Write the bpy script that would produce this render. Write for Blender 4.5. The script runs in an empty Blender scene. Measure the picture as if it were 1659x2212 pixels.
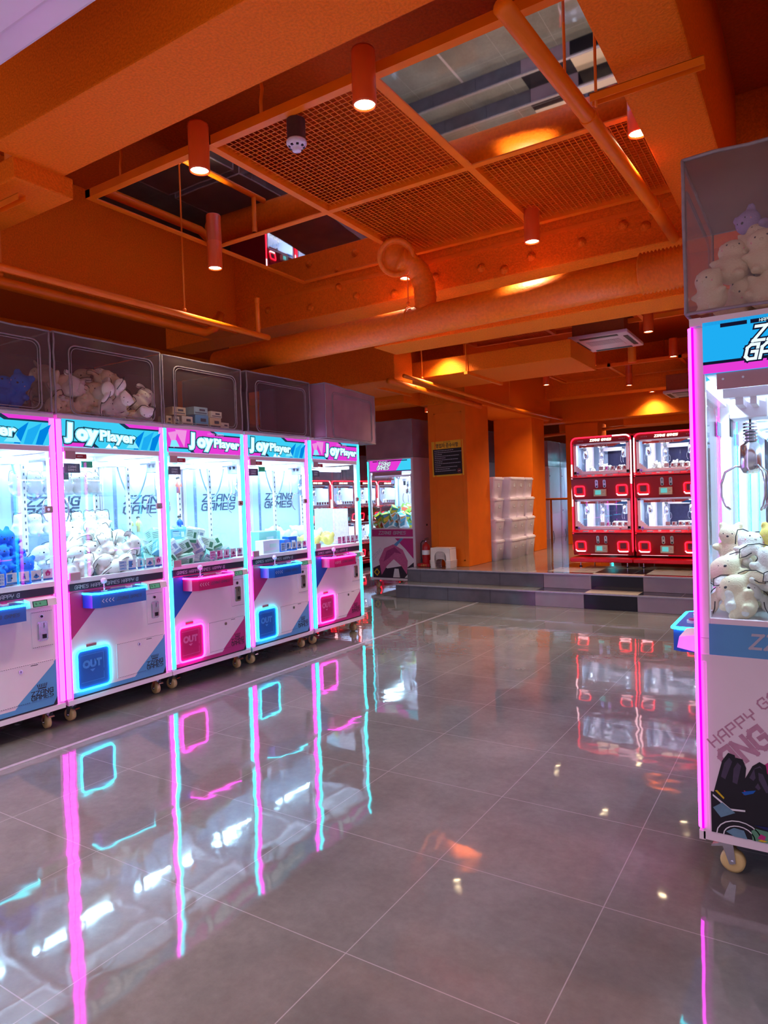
import bpy, bmesh, math, random
from mathutils import Vector, Matrix, Euler
random.seed(7)
PI = math.pi
SC = bpy.context.scene
COL = SC.collection

# ------------------------------------------------------------------ camera, world, exposure
cam_d = bpy.data.cameras.new('camera')
cam = bpy.data.objects.new('camera', cam_d)
COL.objects.link(cam)
Rr = Vector((0.8442, 0.5350, -0.0319))
Ru = Vector((0.01582, 0.03440, 0.99928))
Rr.normalize(); Rb = Rr.cross(Ru).normalized(); Ru = Rb.cross(Rr)
cam.matrix_world = Matrix.Translation((0, 0, 1.35)) @ Matrix((Rr, Ru, Rb)).transposed().to_4x4()
cam_d.sensor_width = 36.0
cam_d.lens = 1467.0 / 2212.0 * 36.0
cam_d.clip_end = 80
cam_d.clip_start = 0.02
SC.camera = cam
w = bpy.data.worlds.new('arcade_ambient'); SC.world = w; w.use_nodes = True
_wt = w.node_tree; _bg = _wt.nodes['Background']; _bg.inputs[1].default_value = 1.0
_tc = _wt.nodes.new('ShaderNodeTexCoord'); _sx = _wt.nodes.new('ShaderNodeSeparateXYZ'); _rp = _wt.nodes.new('ShaderNodeValToRGB'); _mr = _wt.nodes.new('ShaderNodeMapRange')
_wt.links.new(_tc.outputs['Generated'], _sx.inputs[0]); _mr.inputs[1].default_value = -1.0; _mr.inputs[2].default_value = 1.0
_wt.links.new(_sx.outputs[2], _mr.inputs[0]); _wt.links.new(_mr.outputs[0], _rp.inputs['Fac']); _wt.links.new(_rp.outputs['Color'], _bg.inputs[0])
_e = _rp.color_ramp.elements; _e[0].position = 0.0; _e[0].color = (1.15, 0.92, 0.72, 1); _e[1].position = 1.0; _e[1].color = (1.30, 1.10, 1.42, 1)
_m = _e.new(0.5); _m.color = (0.27, 0.22, 0.31, 1)
SC.view_settings.view_transform = 'Standard'
SC.view_settings.look = 'None'
SC.view_settings.exposure = 0.0
SC.view_settings.gamma = 1.0
SC.cycles.transparent_max_bounces = 24
SC.cycles.max_bounces = 10
BACK_W = 130.0      # unseen downlights added over and behind the camera to light the machine fronts
FAR_W = 95.0       # downlights over the platform area
LAMP_W = 30.0      # each ceiling downlight
CRANE_W = 19.0     # light inside each crane machine
RED_W = 7.0        # light inside each small red crane deck

# ------------------------------------------------------------------ materials
def lin(c):
    def f(u):
        u /= 255.0
        return u / 12.92 if u <= 0.04045 else ((u + 0.055) / 1.055) ** 2.4
    return (f(c[0]), f(c[1]), f(c[2]), 1.0)

MC = {}
def mat(name, rgb, rough=0.5, metal=0.0, bump=0.0, scale=40.0, var=0.08, spec=0.5):
    """procedural paint / plastic / metal: a little noise in the colour, optional bump"""
    if name in MC: return MC[name]
    m = bpy.data.materials.new(name); m.use_nodes = True
    nt = m.node_tree; b = nt.nodes['Principled BSDF']
    b.inputs['Roughness'].default_value = rough
    b.inputs['Metallic'].default_value = metal
    b.inputs['Specular IOR Level'].default_value = spec
    tc = nt.nodes.new('ShaderNodeTexCoord'); nz = nt.nodes.new('ShaderNodeTexNoise')
    nz.inputs['Scale'].default_value = scale; nz.inputs['Detail'].default_value = 3
    nt.links.new(tc.outputs['Object'], nz.inputs['Vector'])
    rp = nt.nodes.new('ShaderNodeValToRGB')
    c = lin(rgb)
    rp.color_ramp.elements[0].color = (c[0] * (1 - var), c[1] * (1 - var), c[2] * (1 - var), 1)
    rp.color_ramp.elements[1].color = (min(1, c[0] * (1 + var)), min(1, c[1] * (1 + var)), min(1, c[2] * (1 + var)), 1)
    rp.color_ramp.elements[0].position = 0.35; rp.color_ramp.elements[1].position = 0.65
    nt.links.new(nz.outputs['Fac'], rp.inputs['Fac'])
    nt.links.new(rp.outputs['Color'], b.inputs['Base Color'])
    if bump:
        bp = nt.nodes.new('ShaderNodeBump'); bp.inputs['Strength'].default_value = bump; bp.inputs['Distance'].default_value = 0.01
        nt.links.new(nz.outputs['Fac'], bp.inputs['Height']); nt.links.new(bp.outputs['Normal'], b.inputs['Normal'])
    MC[name] = m
    return m

def emit(name, rgbl, strength):
    if name in MC: return MC[name]
    m = bpy.data.materials.new(name); m.use_nodes = True
    nt = m.node_tree; nt.nodes.clear()
    o = nt.nodes.new('ShaderNodeOutputMaterial'); e = nt.nodes.new('ShaderNodeEmission')
    e.inputs[0].default_value = (*rgbl, 1); e.inputs[1].default_value = strength
    nt.links.new(e.outputs[0], o.inputs[0]); MC[name] = m
    return m

def lit(name, rgb, k=1.0):
    c = lin(rgb); return emit(name, c[:3], k)

def glass(name, tint=(0.96, 0.98, 1.0), milk=0.0, milk_rgb=(200, 190, 200), rough=0.0, ior=1.35):
    """thin clear sheet: sees straight through, Fresnel reflections, optional milkiness"""
    if name in MC: return MC[name]
    m = bpy.data.materials.new(name); m.use_nodes = True
    nt = m.node_tree; nt.nodes.clear()
    o = nt.nodes.new('ShaderNodeOutputMaterial')
    t = nt.nodes.new('ShaderNodeBsdfTransparent'); t.inputs[0].default_value = (*tint, 1)
    g = nt.nodes.new('ShaderNodeBsdfGlossy'); g.inputs['Roughness'].default_value = rough
    lw = nt.nodes.new('ShaderNodeLayerWeight'); lw.inputs['Blend'].default_value = 0.5
    pw = nt.nodes.new('ShaderNodeMath'); pw.operation = 'POWER'; pw.inputs[1].default_value = 5.0; nt.links.new(lw.outputs['Facing'], pw.inputs[0])
    fr = nt.nodes.new('ShaderNodeMapRange'); fr.inputs[3].default_value = 0.022; fr.inputs[4].default_value = 0.85; nt.links.new(pw.outputs[0], fr.inputs[0])
    mx = nt.nodes.new('ShaderNodeMixShader')
    nt.links.new(fr.outputs[0], mx.inputs[0])
    nt.links.new(g.outputs[0], mx.inputs[2])
    if milk > 0:
        d = nt.nodes.new('ShaderNodeBsdfDiffuse'); d.inputs[0].default_value = lin(milk_rgb)
        tl = nt.nodes.new('ShaderNodeBsdfTranslucent'); tl.inputs[0].default_value = lin(milk_rgb)
        md = nt.nodes.new('ShaderNodeMixShader'); md.inputs[0].default_value = 0.4
        nt.links.new(d.outputs[0], md.inputs[1]); nt.links.new(tl.outputs[0], md.inputs[2])
        tc = nt.nodes.new('ShaderNodeTexCoord'); nz = nt.nodes.new('ShaderNodeTexNoise'); nz.inputs['Scale'].default_value = 3.0
        nt.links.new(tc.outputs['Object'], nz.inputs['Vector'])
        mr = nt.nodes.new('ShaderNodeMapRange'); mr.inputs[1].default_value = 0.3; mr.inputs[2].default_value = 0.7
        mr.inputs[3].default_value = milk * 0.75; mr.inputs[4].default_value = min(1, milk * 1.2)
        nt.links.new(nz.outputs['Fac'], mr.inputs[0])
        m2 = nt.nodes.new('ShaderNodeMixShader')
        nt.links.new(mr.outputs[0], m2.inputs[0]); nt.links.new(t.outputs[0], m2.inputs[1]); nt.links.new(md.outputs[0], m2.inputs[2])
        nt.links.new(m2.outputs[0], mx.inputs[1])
    else:
        nt.links.new(t.outputs[0], mx.inputs[1])
    nt.links.new(mx.outputs[0], o.inputs[0]); MC[name] = m
    return m

ORANGE = mat('orange_ceiling_paint', (240, 112, 3), 0.7, bump=0.5, scale=90, var=0.10, spec=0.2)
ORANGE_S = mat('orange_smooth_paint', (240, 114, 4), 0.45, scale=8, var=0.05, spec=0.35)
ORANGE_PILLAR = mat('orange_pillar_paint', (242, 112, 5), 0.6, scale=5, var=0.04, spec=0.3)
LAMPRED = mat('orange_red_lamp_enamel', (228, 84, 30), 0.28, scale=5, var=0.03)
STEEL = mat('white_cabinet_steel', (244, 226, 236), 0.35, scale=6, var=0.02)
STEEL_D = mat('mauve_bracket_steel', (190, 150, 160), 0.4, scale=10, var=0.04)
CHROME = mat('chrome', (215, 215, 222), 0.18, 1.0, scale=20, var=0.05)
DARKM = mat('dark_metal', (40, 38, 44), 0.4, 0.6, scale=20)
BLACK = mat('black_print', (26, 22, 34), 0.45, scale=20)
NAVY = mat('navy_strip_print', (34, 26, 52), 0.4, scale=20)
WHITEP = mat('white_print', (235, 232, 240), 0.45, scale=20, var=0.02)
GREYP = mat('pale_grey_print', (188, 184, 200), 0.45, scale=20, var=0.02)
BLUEP = mat('blue_decal', (92, 160, 214), 0.4, scale=8, var=0.03)
BLUED = mat('deep_blue_plastic', (24, 96, 190), 0.28, scale=8, var=0.03)
PINKP = mat('magenta_decal', (196, 44, 128), 0.4, scale=8, var=0.03)
PINKD = mat('deep_pink_plastic', (198, 14, 104), 0.28, scale=8, var=0.03)
TEXTGREY = mat('dark_grey_lettering', (62, 72, 96), 0.5, scale=20)
BACKP = mat('pale_blue_back_print', (196, 210, 232), 0.5, scale=4, var=0.04)
LINEP = mat('faint_line_print', (166, 182, 208), 0.5, scale=20)
TYRE = mat('yellow_nylon_wheel', (222, 192, 130), 0.45, scale=12, var=0.06)
PIPING = mat('grey_vinyl_seam', (150, 140, 146), 0.5, scale=30, var=0.1)
GLASS = glass('clear_machine_glass', (0.97, 0.99, 1.0))
ACRYL = glass('clear_acrylic', (0.93, 0.97, 1.0), 0.05, (220, 235, 245))
VINYL = glass('clear_vinyl_sheet', (0.95, 0.94, 0.93), 0.07, (205, 188, 190), 0.12)
VINYL_B = glass('smoky_vinyl_wall', (0.6, 0.55, 0.55), 0.62, (150, 132, 134), 0.3)
VINYL_M = glass('milky_mauve_vinyl', (0.8, 0.75, 0.8), 0.88, (205, 168, 182), 0.3)
N_PINK = emit('neon_magenta', (1.0, 0.028, 0.88), 13.0)
N_CYAN = emit('neon_cyan', (0.018, 0.84, 1.0), 10.0)
N_PINKC = emit('neon_pink_core', (1.0, 0.22, 0.95), 4.2)
N_PINKE = emit('neon_magenta_edge', (1.0, 0.0, 0.82), 1.3)
N_CYANC = emit('neon_cyan_core', (0.10, 0.9, 1.0), 4.5)
N_CYANE = emit('neon_cyan_edge', (0.0, 0.75, 1.0), 1.1)
N_RED = emit('neon_red', (1.0, 0.010, 0.03), 4.5)
N_REDW = emit('neon_white_pulse', (1.0, 0.55, 0.62), 4.5)
LED_W = emit('white_led_tube', (0.72, 0.90, 1.0), 2.6)
LAMP_E = emit('warm_downlight_lens', (1.0, 0.80, 0.46), 30.0)
LCD = lit('green_lcd', (96, 150, 128), 0.8)
REDM = mat('dark_red_enamel', (150, 6, 22), 0.25, scale=8, var=0.05)
REDL = mat('bright_red_enamel', (226, 16, 34), 0.25, scale=8, var=0.05)

def floor_material(name, checker=False, rgbA=(126, 122, 120), step=False):
    m = bpy.data.materials.new(name); m.use_nodes = True
    nt = m.node_tree; N = nt.nodes; L = nt.links; b = N['Principled BSDF']
    geo = N.new('ShaderNodeNewGeometry')
    def noise(sc, det=6, rough=0.6):
        n = N.new('ShaderNodeTexNoise'); n.inputs['Scale'].default_value = sc; n.inputs['Detail'].default_value = det
        n.inputs['Roughness'].default_value = rough
        L.new(geo.outputs['Position'], n.inputs['Vector']); return n
    n1 = noise(1.1, 8, 0.65); n2 = noise(28, 5, 0.7)
    rp = N.new('ShaderNodeValToRGB'); c = lin(rgbA)
    rp.color_ramp.elements[0].color = tuple(v * 0.62 for v in c[:3]) + (1,); rp.color_ramp.elements[0].position = 0.3
    rp.color_ramp.elements[1].color = tuple(v * 1.25 for v in c[:3]) + (1,); rp.color_ramp.elements[1].position = 0.7
    L.new(n1.outputs['Fac'], rp.inputs['Fac'])
    mxn = N.new('ShaderNodeMix'); mxn.data_type = 'RGBA'; mxn.blend_type = 'MULTIPLY'; mxn.inputs[0].default_value = 0.35
    r2 = N.new('ShaderNodeValToRGB'); r2.color_ramp.elements[0].position = 0.3; r2.color_ramp.elements[1].position = 0.7
    r2.color_ramp.elements[0].color = (0.55, 0.55, 0.55, 1)
    L.new(n2.outputs['Fac'], r2.inputs['Fac'])
    L.new(rp.outputs['Color'], mxn.inputs[6]); L.new(r2.outputs['Color'], mxn.inputs[7])
    col = mxn.outputs[2]
    sep = N.new('ShaderNodeSeparateXYZ'); L.new(geo.outputs['Position'], sep.inputs[0])
    def math_(op, a, bb=None, v=None):
        n = N.new('ShaderNodeMath'); n.operation = op
        if isinstance(a, (int, float)): n.inputs[0].default_value = a
        else: L.new(a, n.inputs[0])
        if bb is not None:
            if isinstance(bb, (int, float)): n.inputs[1].default_value = bb
            else: L.new(bb, n.inputs[1])
        return n.outputs[0]
    # joints every 0.6 m: x = -0.6k, y = 1.6 + 0.6k
    def joint(coord, off, wd):
        a = math_('ADD', coord, off); f = math_('DIVIDE', a, 0.6); f = math_('FRACT', f)
        f = math_('SUBTRACT', f, 0.5); f = math_('ABSOLUTE', f)
        return math_('GREATER_THAN', f, 0.5 - wd / 1.2), f
    jx, fx = joint(sep.outputs[0], 60.0 + (0.03 if checker else 0.0), 0.0034)
    jy, fy = joint(sep.outputs[1], 60.0 - 1.6, 0.0034)
    j = math_('MAXIMUM', jx, jy)
    if checker:
        # black and cream tiles for x > -2.86
        ix = math_('FLOOR', math_('DIVIDE', math_('ADD', sep.outputs[0], 2.86 + 0.59 * 20), 0.59))
        iy = math_('FLOOR', math_('DIVIDE', math_('ADD', sep.outputs[1], 30 - 8.62), 0.56))
        par = math_('MODULO', math_('ADD', ix, iy), 2.0)
        ck = N.new('ShaderNodeMix'); ck.data_type = 'RGBA'
        L.new(par, ck.inputs[0])
        ck.inputs[6].default_value = lin((34, 30, 36)); ck.inputs[7].default_value = lin((196, 176, 160))
        sw = N.new('ShaderNodeMix'); sw.data_type = 'RGBA'
        L.new(math_('GREATER_THAN', sep.outputs[0], -2.86), sw.inputs[0])
        L.new(col, sw.inputs[6]); L.new(ck.outputs[2], sw.inputs[7]); col = sw.outputs[2]
    jm = N.new('ShaderNodeMix'); jm.data_type = 'RGBA'
    L.new(j, jm.inputs[0]); L.new(col, jm.inputs[6]); jm.inputs[7].default_value = lin((158, 150, 154))
    L.new(jm.outputs[2], b.inputs['Base Color'])
    b.inputs['Roughness'].default_value = 0.045
    b.inputs['IOR'].default_value = 1.55
    b.inputs['Specular IOR Level'].default_value = 0.62
    # polished tile: slow undulation of the surface, each tile slightly tilted
    nb = noise(2.6, 2, 0.5); nb2 = noise(11, 1, 0.4)
    s = math_('ADD', math_('MULTIPLY', nb.outputs['Fac'], 1.0), math_('MULTIPLY', nb2.outputs['Fac'], 0.10))
    bp = N.new('ShaderNodeBump'); bp.inputs['Strength'].default_value = 0.09; bp.inputs['Distance'].default_value = 0.03
    L.new(s, bp.inputs['Height']); L.new(bp.outputs['Normal'], b.inputs['Normal'])
    return m
FLOORM = floor_material('polished_grey_tiles')
PLATM = floor_material('polished_grey_and_checker_tiles', True)

# ------------------------------------------------------------------ mesh builder
def inst(o, parent=None):
    COL.objects.link(o)
    if parent is not None: o.parent = parent
    return o

def tag(o, label=None, cat=None, group=None, kind=None):
    if label: o['label'] = label
    if cat: o['category'] = cat
    if group: o['group'] = group
    if kind: o['kind'] = kind
    return o

def thing(name, label, cat, loc=(0, 0, 0), rz=0.0, group=None):
    o = bpy.data.objects.new(name, None); o.empty_display_size = 0.1
    COL.objects.link(o); o.location = loc; o.rotation_euler = (0, 0, rz)
    return tag(o, label, cat, group)

class MB:
    def __init__(self):
        self.v = []; self.f = []; self.m = []; self.s = []; self.mats = []
        self.X = Matrix.Identity(4)
    def mi(self, m):
        if m not in self.mats: self.mats.append(m)
        return self.mats.index(m)
    def add(self, vs, fs, m, smooth=False):
        b = len(self.v); k = self.mi(m)
        self.v += [tuple(self.X @ Vector(p)) for p in vs]
        for f in fs:
            self.f.append([b + i for i in f]); self.m.append(k); self.s.append(smooth)
        return self
    def box(self, a, b, m):
        (x0, y0, z0), (x1, y1, z1) = a, b
        if x0 > x1: x0, x1 = x1, x0
        if y0 > y1: y0, y1 = y1, y0
        if z0 > z1: z0, z1 = z1, z0
        vs = [(x0, y0, z0), (x1, y0, z0), (x1, y1, z0), (x0, y1, z0), (x0, y0, z1), (x1, y0, z1), (x1, y1, z1), (x0, y1, z1)]
        return self.add(vs, [(0, 3, 2, 1), (4, 5, 6, 7), (0, 1, 5, 4), (1, 2, 6, 5), (2, 3, 7, 6), (3, 0, 4, 7)], m)
    def rbox(self, a, b, m, r=0.01):
        """box with its twelve edges chamfered"""
        x0, y0, z0 = [min(a[i], b[i]) for i in range(3)]; x1, y1, z1 = [max(a[i], b[i]) for i in range(3)]
        bm = bmesh.new(); bmesh.ops.create_cube(bm, size=1)
        for v in bm.verts:
            v.co = Vector(((x0 + x1) / 2 + v.co.x * (x1 - x0), (y0 + y1) / 2 + v.co.y * (y1 - y0), (z0 + z1) / 2 + v.co.z * (z1 - z0)))
        bmesh.ops.bevel(bm, geom=bm.edges[:], offset=r, segments=2, profile=0.6, affect='EDGES')
        self.bm(bm, m, False); return self
    def bm(self, bm, m, smooth=True):
        bm.verts.index_update()
        self.add([v.co[:] for v in bm.verts], [[v.index for v in f.verts] for f in bm.faces], m, smooth)
        bm.free(); return self
    def prism(self, pts, O, U, V, depth, m, N=None):
        """polygon pts (u,v) on plane O,U,V pulled out by depth along N"""
        O, U, V = Vector(O), Vector(U), Vector(V); N = Vector(N) if N is not None else U.cross(V).normalized()
        n = len(pts)
        a = [O + U * p[0] + V * p[1] for p in pts]; b = [p + N * depth for p in a]
        fs = [list(range(n))[::-1], [n + i for i in range(n)]] + [(i, (i + 1) % n, n + (i + 1) % n, n + i) for i in range(n)]
        return self.add([p[:] for p in a + b], fs, m)
    def flat(self, pts, O, U, V, off, m):
        O, U, V = Vector(O), Vector(U), Vector(V); N = U.cross(V).normalized()
        return self.add([(O + U * p[0] + V * p[1] + N * off)[:] for p in pts], [list(range(len(pts)))], m)
    def geo2(self, g, O, U, V, off, m):
        O, U, V = Vector(O), Vector(U), Vector(V); N = U.cross(V).normalized()
        return self.add([(O + U * p[0] + V * p[1] + N * (off + (p[2] if len(p) > 2 else 0)))[:] for p in g[0]], g[1], m)
    def cyl(self, p0, p1, r, m, n=16, r2=None, caps=True):
        p0, p1 = Vector(p0), Vector(p1); d = (p1 - p0); r2 = r if r2 is None else r2
        q = d.to_track_quat('Z', 'Y').to_matrix()
        vs = []
        for p, rr in ((p0, r), (p1, r2)):
            for i in range(n):
                t = 2 * PI * i / n; vs.append((p + q @ Vector((rr * math.cos(t), rr * math.sin(t), 0)))[:])
        self.add(vs, [(i, (i + 1) % n, n + (i + 1) % n, n + i) for i in range(n)], m, True)
        if caps:
            self.add(vs[:n], [list(range(n))[::-1]], m); self.add(vs[n:], [list(range(n))], m)
        return self
    def lathe(self, prof, c, m, n=20, axis='Z'):
        c = Vector(c); vs = []
        for r, h in prof:
            for i in range(n):
                t = 2 * PI * i / n; a, b = r * math.cos(t), r * math.sin(t)
                p = {'Z': (a, b, h), 'X': (h, a, b), 'Y': (b, h, a)}[axis]
                vs.append((c + Vector(p))[:])
        k = len(prof)
        fs = [(j * n + i, j * n + (i + 1) % n, (j + 1) * n + (i + 1) % n, (j + 1) * n + i) for j in range(k - 1) for i in range(n)]
        return self.add(vs, fs, m, True)
    def tube(self, pts, r, m, n=8, closed=False):
        pts = [Vector(p) for p in pts]; K = len(pts); vs = []; up = None
        for i, p in enumerate(pts):
            a = pts[(i - 1) % K] if (closed or i > 0) else p
            b = pts[(i + 1) % K] if (closed or i < K - 1) else p
            t = (b - a).normalized()
            if up is None:
                up = Vector((0, 0, 1)) if abs(t.z) < 0.9 else Vector((1, 0, 0))
            s = t.cross(up)
            if s.length < 1e-5: s = t.cross(Vector((0.3, 1, 0.2)))
            s.normalize(); up = s.cross(t).normalized()
            for j in range(n):
                q = 2 * PI * j / n; vs.append((p + s * (r * math.cos(q)) + up * (r * math.sin(q)))[:])
        R = K if closed else K - 1
        fs = [(i * n + j, i * n + (j + 1) % n, ((i + 1) % K) * n + (j + 1) % n, ((i + 1) % K) * n + j) for i in range(R) for j in range(n)]
        if not closed: fs += [list(range(n))[::-1], [(K - 1) * n + j for j in range(n)]]
        return self.add(vs, fs, m, True)
    def ball(self, c, r, m, seg=16, sc=(1, 1, 1)):
        prof = []
        c = Vector(c); n = seg; k = seg // 2; vs = []
        for j in range(k + 1):
            a = PI * j / k - PI / 2
            for i in range(n):
                t = 2 * PI * i / n
                vs.append((c + Vector((r * sc[0] * math.cos(a) * math.cos(t), r * sc[1] * math.cos(a) * math.sin(t), r * sc[2] * math.sin(a))))[:])
        fs = [(j * n + i, j * n + (i + 1) % n, (j + 1) * n + (i + 1) % n, (j + 1) * n + i) for j in range(k) for i in range(n)]
        return self.add(vs, fs, m, True)
    def mesh(self, name):
        me = bpy.data.meshes.new(name); me.from_pydata(self.v, [], self.f)
        for mm in self.mats: me.materials.append(mm)
        me.polygons.foreach_set('material_index', self.m); me.polygons.foreach_set('use_smooth', self.s)
        me.validate(); me.update(); return me
    def build(self, name, parent=None, loc=None, rot=None):
        o = bpy.data.objects.new(name, self.mesh(name)); inst(o, parent)
        if loc: o.location = loc
        if rot: o.rotation_euler = rot
        return o

def kids(o): return list(o.children)
def copy_tree(o, parent=None):
    c = o.copy(); COL.objects.link(c); c.parent = parent
    for ch in kids(o): copy_tree(ch, c)
    return c
def dup(o, loc, rz, label=None, group=None, scale=None):
    c = copy_tree(o); c.location = loc; c.rotation_euler = (0, 0, rz) if isinstance(rz, (int, float)) else rz
    if label: c['label'] = label
    if group: c['group'] = group
    if scale: c.scale = scale
    return c

def rrect(w_, h_, r, n=5, cx=0, cy=0):
    pts = []
    for qx, qy, a0 in ((1, 1, 0), (-1, 1, 90), (-1, -1, 180), (1, -1, 270)):
        for i in range(n + 1):
            a = math.radians(a0 + 90 * i / n)
            pts.append((cx + qx * (w_ / 2 - r) + r * math.cos(a), cy + qy * (h_ / 2 - r) + r * math.sin(a)))
    return pts

# lettering ---------------------------------------------------------
GL = {
 'Z': [[(0, 6), (4, 6), (0, 0), (4, 0)]], 'A': [[(0, 0), (0, 4.6), (1.4, 6), (4, 6), (4, 0)], [(0, 2.4), (4, 2.4)]],
 'N': [[(0, 0), (0, 6), (4, 0), (4, 6)]], 'G': [[(4, 4.6), (4, 6), (1.2, 6), (0, 4.8), (0, 1.2), (1.2, 0), (4, 0), (4, 3), (2.2, 3)]],
 'M': [[(0, 0), (0, 6), (2, 3.2), (4, 6), (4, 0)]], 'E': [[(4, 6), (0, 6), (0, 0), (4, 0)], [(0, 3), (3.4, 3)]],
 'S': [[(4, 6), (1, 6), (0, 5), (0, 3), (4, 3), (4, 1), (3, 0), (0, 0)]], 'H': [[(0, 0), (0, 6)], [(4, 0), (4, 6)], [(0, 3), (4, 3)]],
 'P': [[(0, 0), (0, 6), (4, 6), (4, 2.8), (0, 2.8)]], 'Y': [[(0, 6), (0, 3), (4, 3)], [(4, 6), (4, 3), (2, 3), (2, 0)]],
 'O': [[(0, 0), (0, 6), (4, 6), (4, 0), (0, 0)]], 'U': [[(0, 6), (0, 0), (4, 0), (4, 6)]], 'T': [[(0, 6), (4, 6)], [(2, 6), (2, 0)]],
 'I': [[(2, 0), (2, 6)]], '4': [[(0, 6), (0, 2.5), (4, 2.5)], [(3, 6), (3, 0)]], ' ': [], '<': [[(3, 6), (0, 3), (3, 0)]],
}
def stroke(s, h, slant=0.0, wt=1.1, gap=1.9, align='l', wide=1.0):
    """squared video-game lettering as flat quads"""
    k = h / 6.0; vs = []; fs = []; x = 0.0
    for ch in s:
        for pl in GL.get(ch, []):
            for (a, b) in zip(pl[:-1], pl[1:]):
                a = Vector(a); b = Vector(b); d = (b - a).normalized(); nn = Vector((-d.y, d.x)) * wt / 2; e = d * wt / 2
                q = [a - e - nn, b + e - nn, b + e + nn, a - e + nn]
                i = len(vs); vs += [((x + p.x + slant * p.y) * k * wide, p.y * k, 0.00002 * (len(fs) % 12)) for p in q]; fs.append((i, i + 1, i + 2, i + 3))
        x += (2.4 if ch == ' ' else 4) + gap
    W = (x - gap) * k * wide
    if align == 'c': vs = [(p[0] - W / 2, p[1], p[2]) for p in vs]
    return vs, fs
_tc = {}
def font(s, h, offset=0.0, align='l', sx=1.0):
    key = (s, offset)
    if key not in _tc:
        c = bpy.data.curves.new('lettering', 'FONT'); c.body = s; c.offset = offset; c.resolution_u = 3
        o = bpy.data.objects.new('lettering', c); COL.objects.link(o)
        bpy.context.view_layer.update()
        me = o.to_mesh()
        _tc[key] = ([(v.co.x, v.co.y) for v in me.vertices], [tuple(p.vertices) for p in me.polygons])
        o.to_mesh_clear(); bpy.data.objects.remove(o); bpy.data.curves.remove(c)
    v, f = _tc[key]
    v = [(p[0] * h * sx, p[1] * h) for p in v]
    if align == 'c' and v:
        mx = (min(p[0] for p in v) + max(p[0] for p in v)) / 2; v = [(p[0] - mx, p[1]) for p in v]
    return v, f
def xf2(g, ang=0, dx=0, dy=0, sc=1):
    c, s = math.cos(ang) * sc, math.sin(ang) * sc
    return [(p[0] * c - p[1] * s + dx, p[0] * s + p[1] * c + dy) + tuple(p[2:]) for p in g[0]], g[1]
def clip_u(g, umax):
    """drop the faces of a lettering that run past umax"""
    return g[0], [f for f in g[1] if max(g[0][i][0] for i in f) <= umax]

def area(name, parent, loc, sx, sy, watts, col=(1, 1, 1), rot=(0, 0, 0)):
    d = bpy.data.lights.new(name, 'AREA'); d.shape = 'RECTANGLE'; d.size = sx; d.size_y = sy; d.energy = watts; d.color = col
    o = bpy.data.objects.new(name, d); inst(o, parent); o.location = loc; o.rotation_euler = rot
    return o

# ================================================================== ROOM
def struct(mb, name, label=None, **k):
    o = mb.build(name, **k); o['kind'] = 'structure'
    if label: o['label'] = label
    return o
struct(MB().box((-14, -0.9, -0.1), (6, 24, 0), FLOORM), 'floor')
# pale strip let into the floor before the machine row
struct(MB().box((-3.615, -0.9, 0.0), (-3.585, 7.8, 0.0015), mat('pale_stone_strip', (176, 164, 172), 0.12, scale=30)), 'trim_1')
b = MB()
b.box((-4.8, 8.14, 0.0), (6, 24, 0.36), PLATM); b.box((-4.8, 7.82, 0), (6, 8.14, 0.18), PLATM)
struct(b, 'floor_platform', 'raised tiled platform reached by two steps')
# riser tiles: grey then pale and black
RG = mat('grey_riser_tile', (92, 86, 96), 0.16, scale=6, var=0.12); RP = mat('pale_riser_tile', (150, 128, 136), 0.14, scale=6, var=0.05)
RK = mat('black_riser_tile', (14, 10, 26), 0.10, scale=6); NOSE = mat('grey_metal_nosing', (176, 168, 176), 0.25, 0.5, scale=30)
b = MB()
for (y, z0, z1) in ((7.82, 0.0, 0.172), (8.14, 0.18, 0.352)):
    x = -4.8; i = 0
    edges = [-4.8, -4.6, -4.02, -3.43, -2.85, -2.265, -1.675, -1.09, -0.5, 0.1, 0.7, 1.3]
    for k in range(len(edges) - 1):
        mm = RG if k < 4 else (RP if (k - 4) % 2 == 0 else RK)
        b.box((edges[k] + 0.002, y - 0.012, z0 + 0.002), (edges[k + 1] - 0.002, y, z1), mm)
for (y, z) in ((7.8, 0.18), (8.12, 0.36)):
    b.box((-4.8, y - 0.004, z - 0.012), (1.3, y + 0.035, z + 0.003), NOSE)
b.box((-4.812, 7.82, 0.0), (-4.8, 8.14, 0.18), RG); b.box((-4.812, 8.14, 0.0), (-4.8, 14, 0.36), RG)
struct(b, 'trim_2')
SLAB = mat('orange_slab_paint', (190, 72, 3), 0.7, bump=0.5, scale=60, var=0.12, spec=0.2)
struct(MB().box((-14, -0.9, 3.75), (6, 24, 3.95), SLAB), 'ceiling')
struct(MB().box((-14, 22, 0), (6, 22.2, 3.75), ORANGE_PILLAR), 'wall_back')
struct(MB().box((-12.2, -3, 0), (-12, 22, 3.75), ORANGE_PILLAR), 'wall_left')
struct(MB().box((2.2, 2.0, 0), (2.4, 22, 3.75), ORANGE_PILLAR), 'wall_right')

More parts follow.
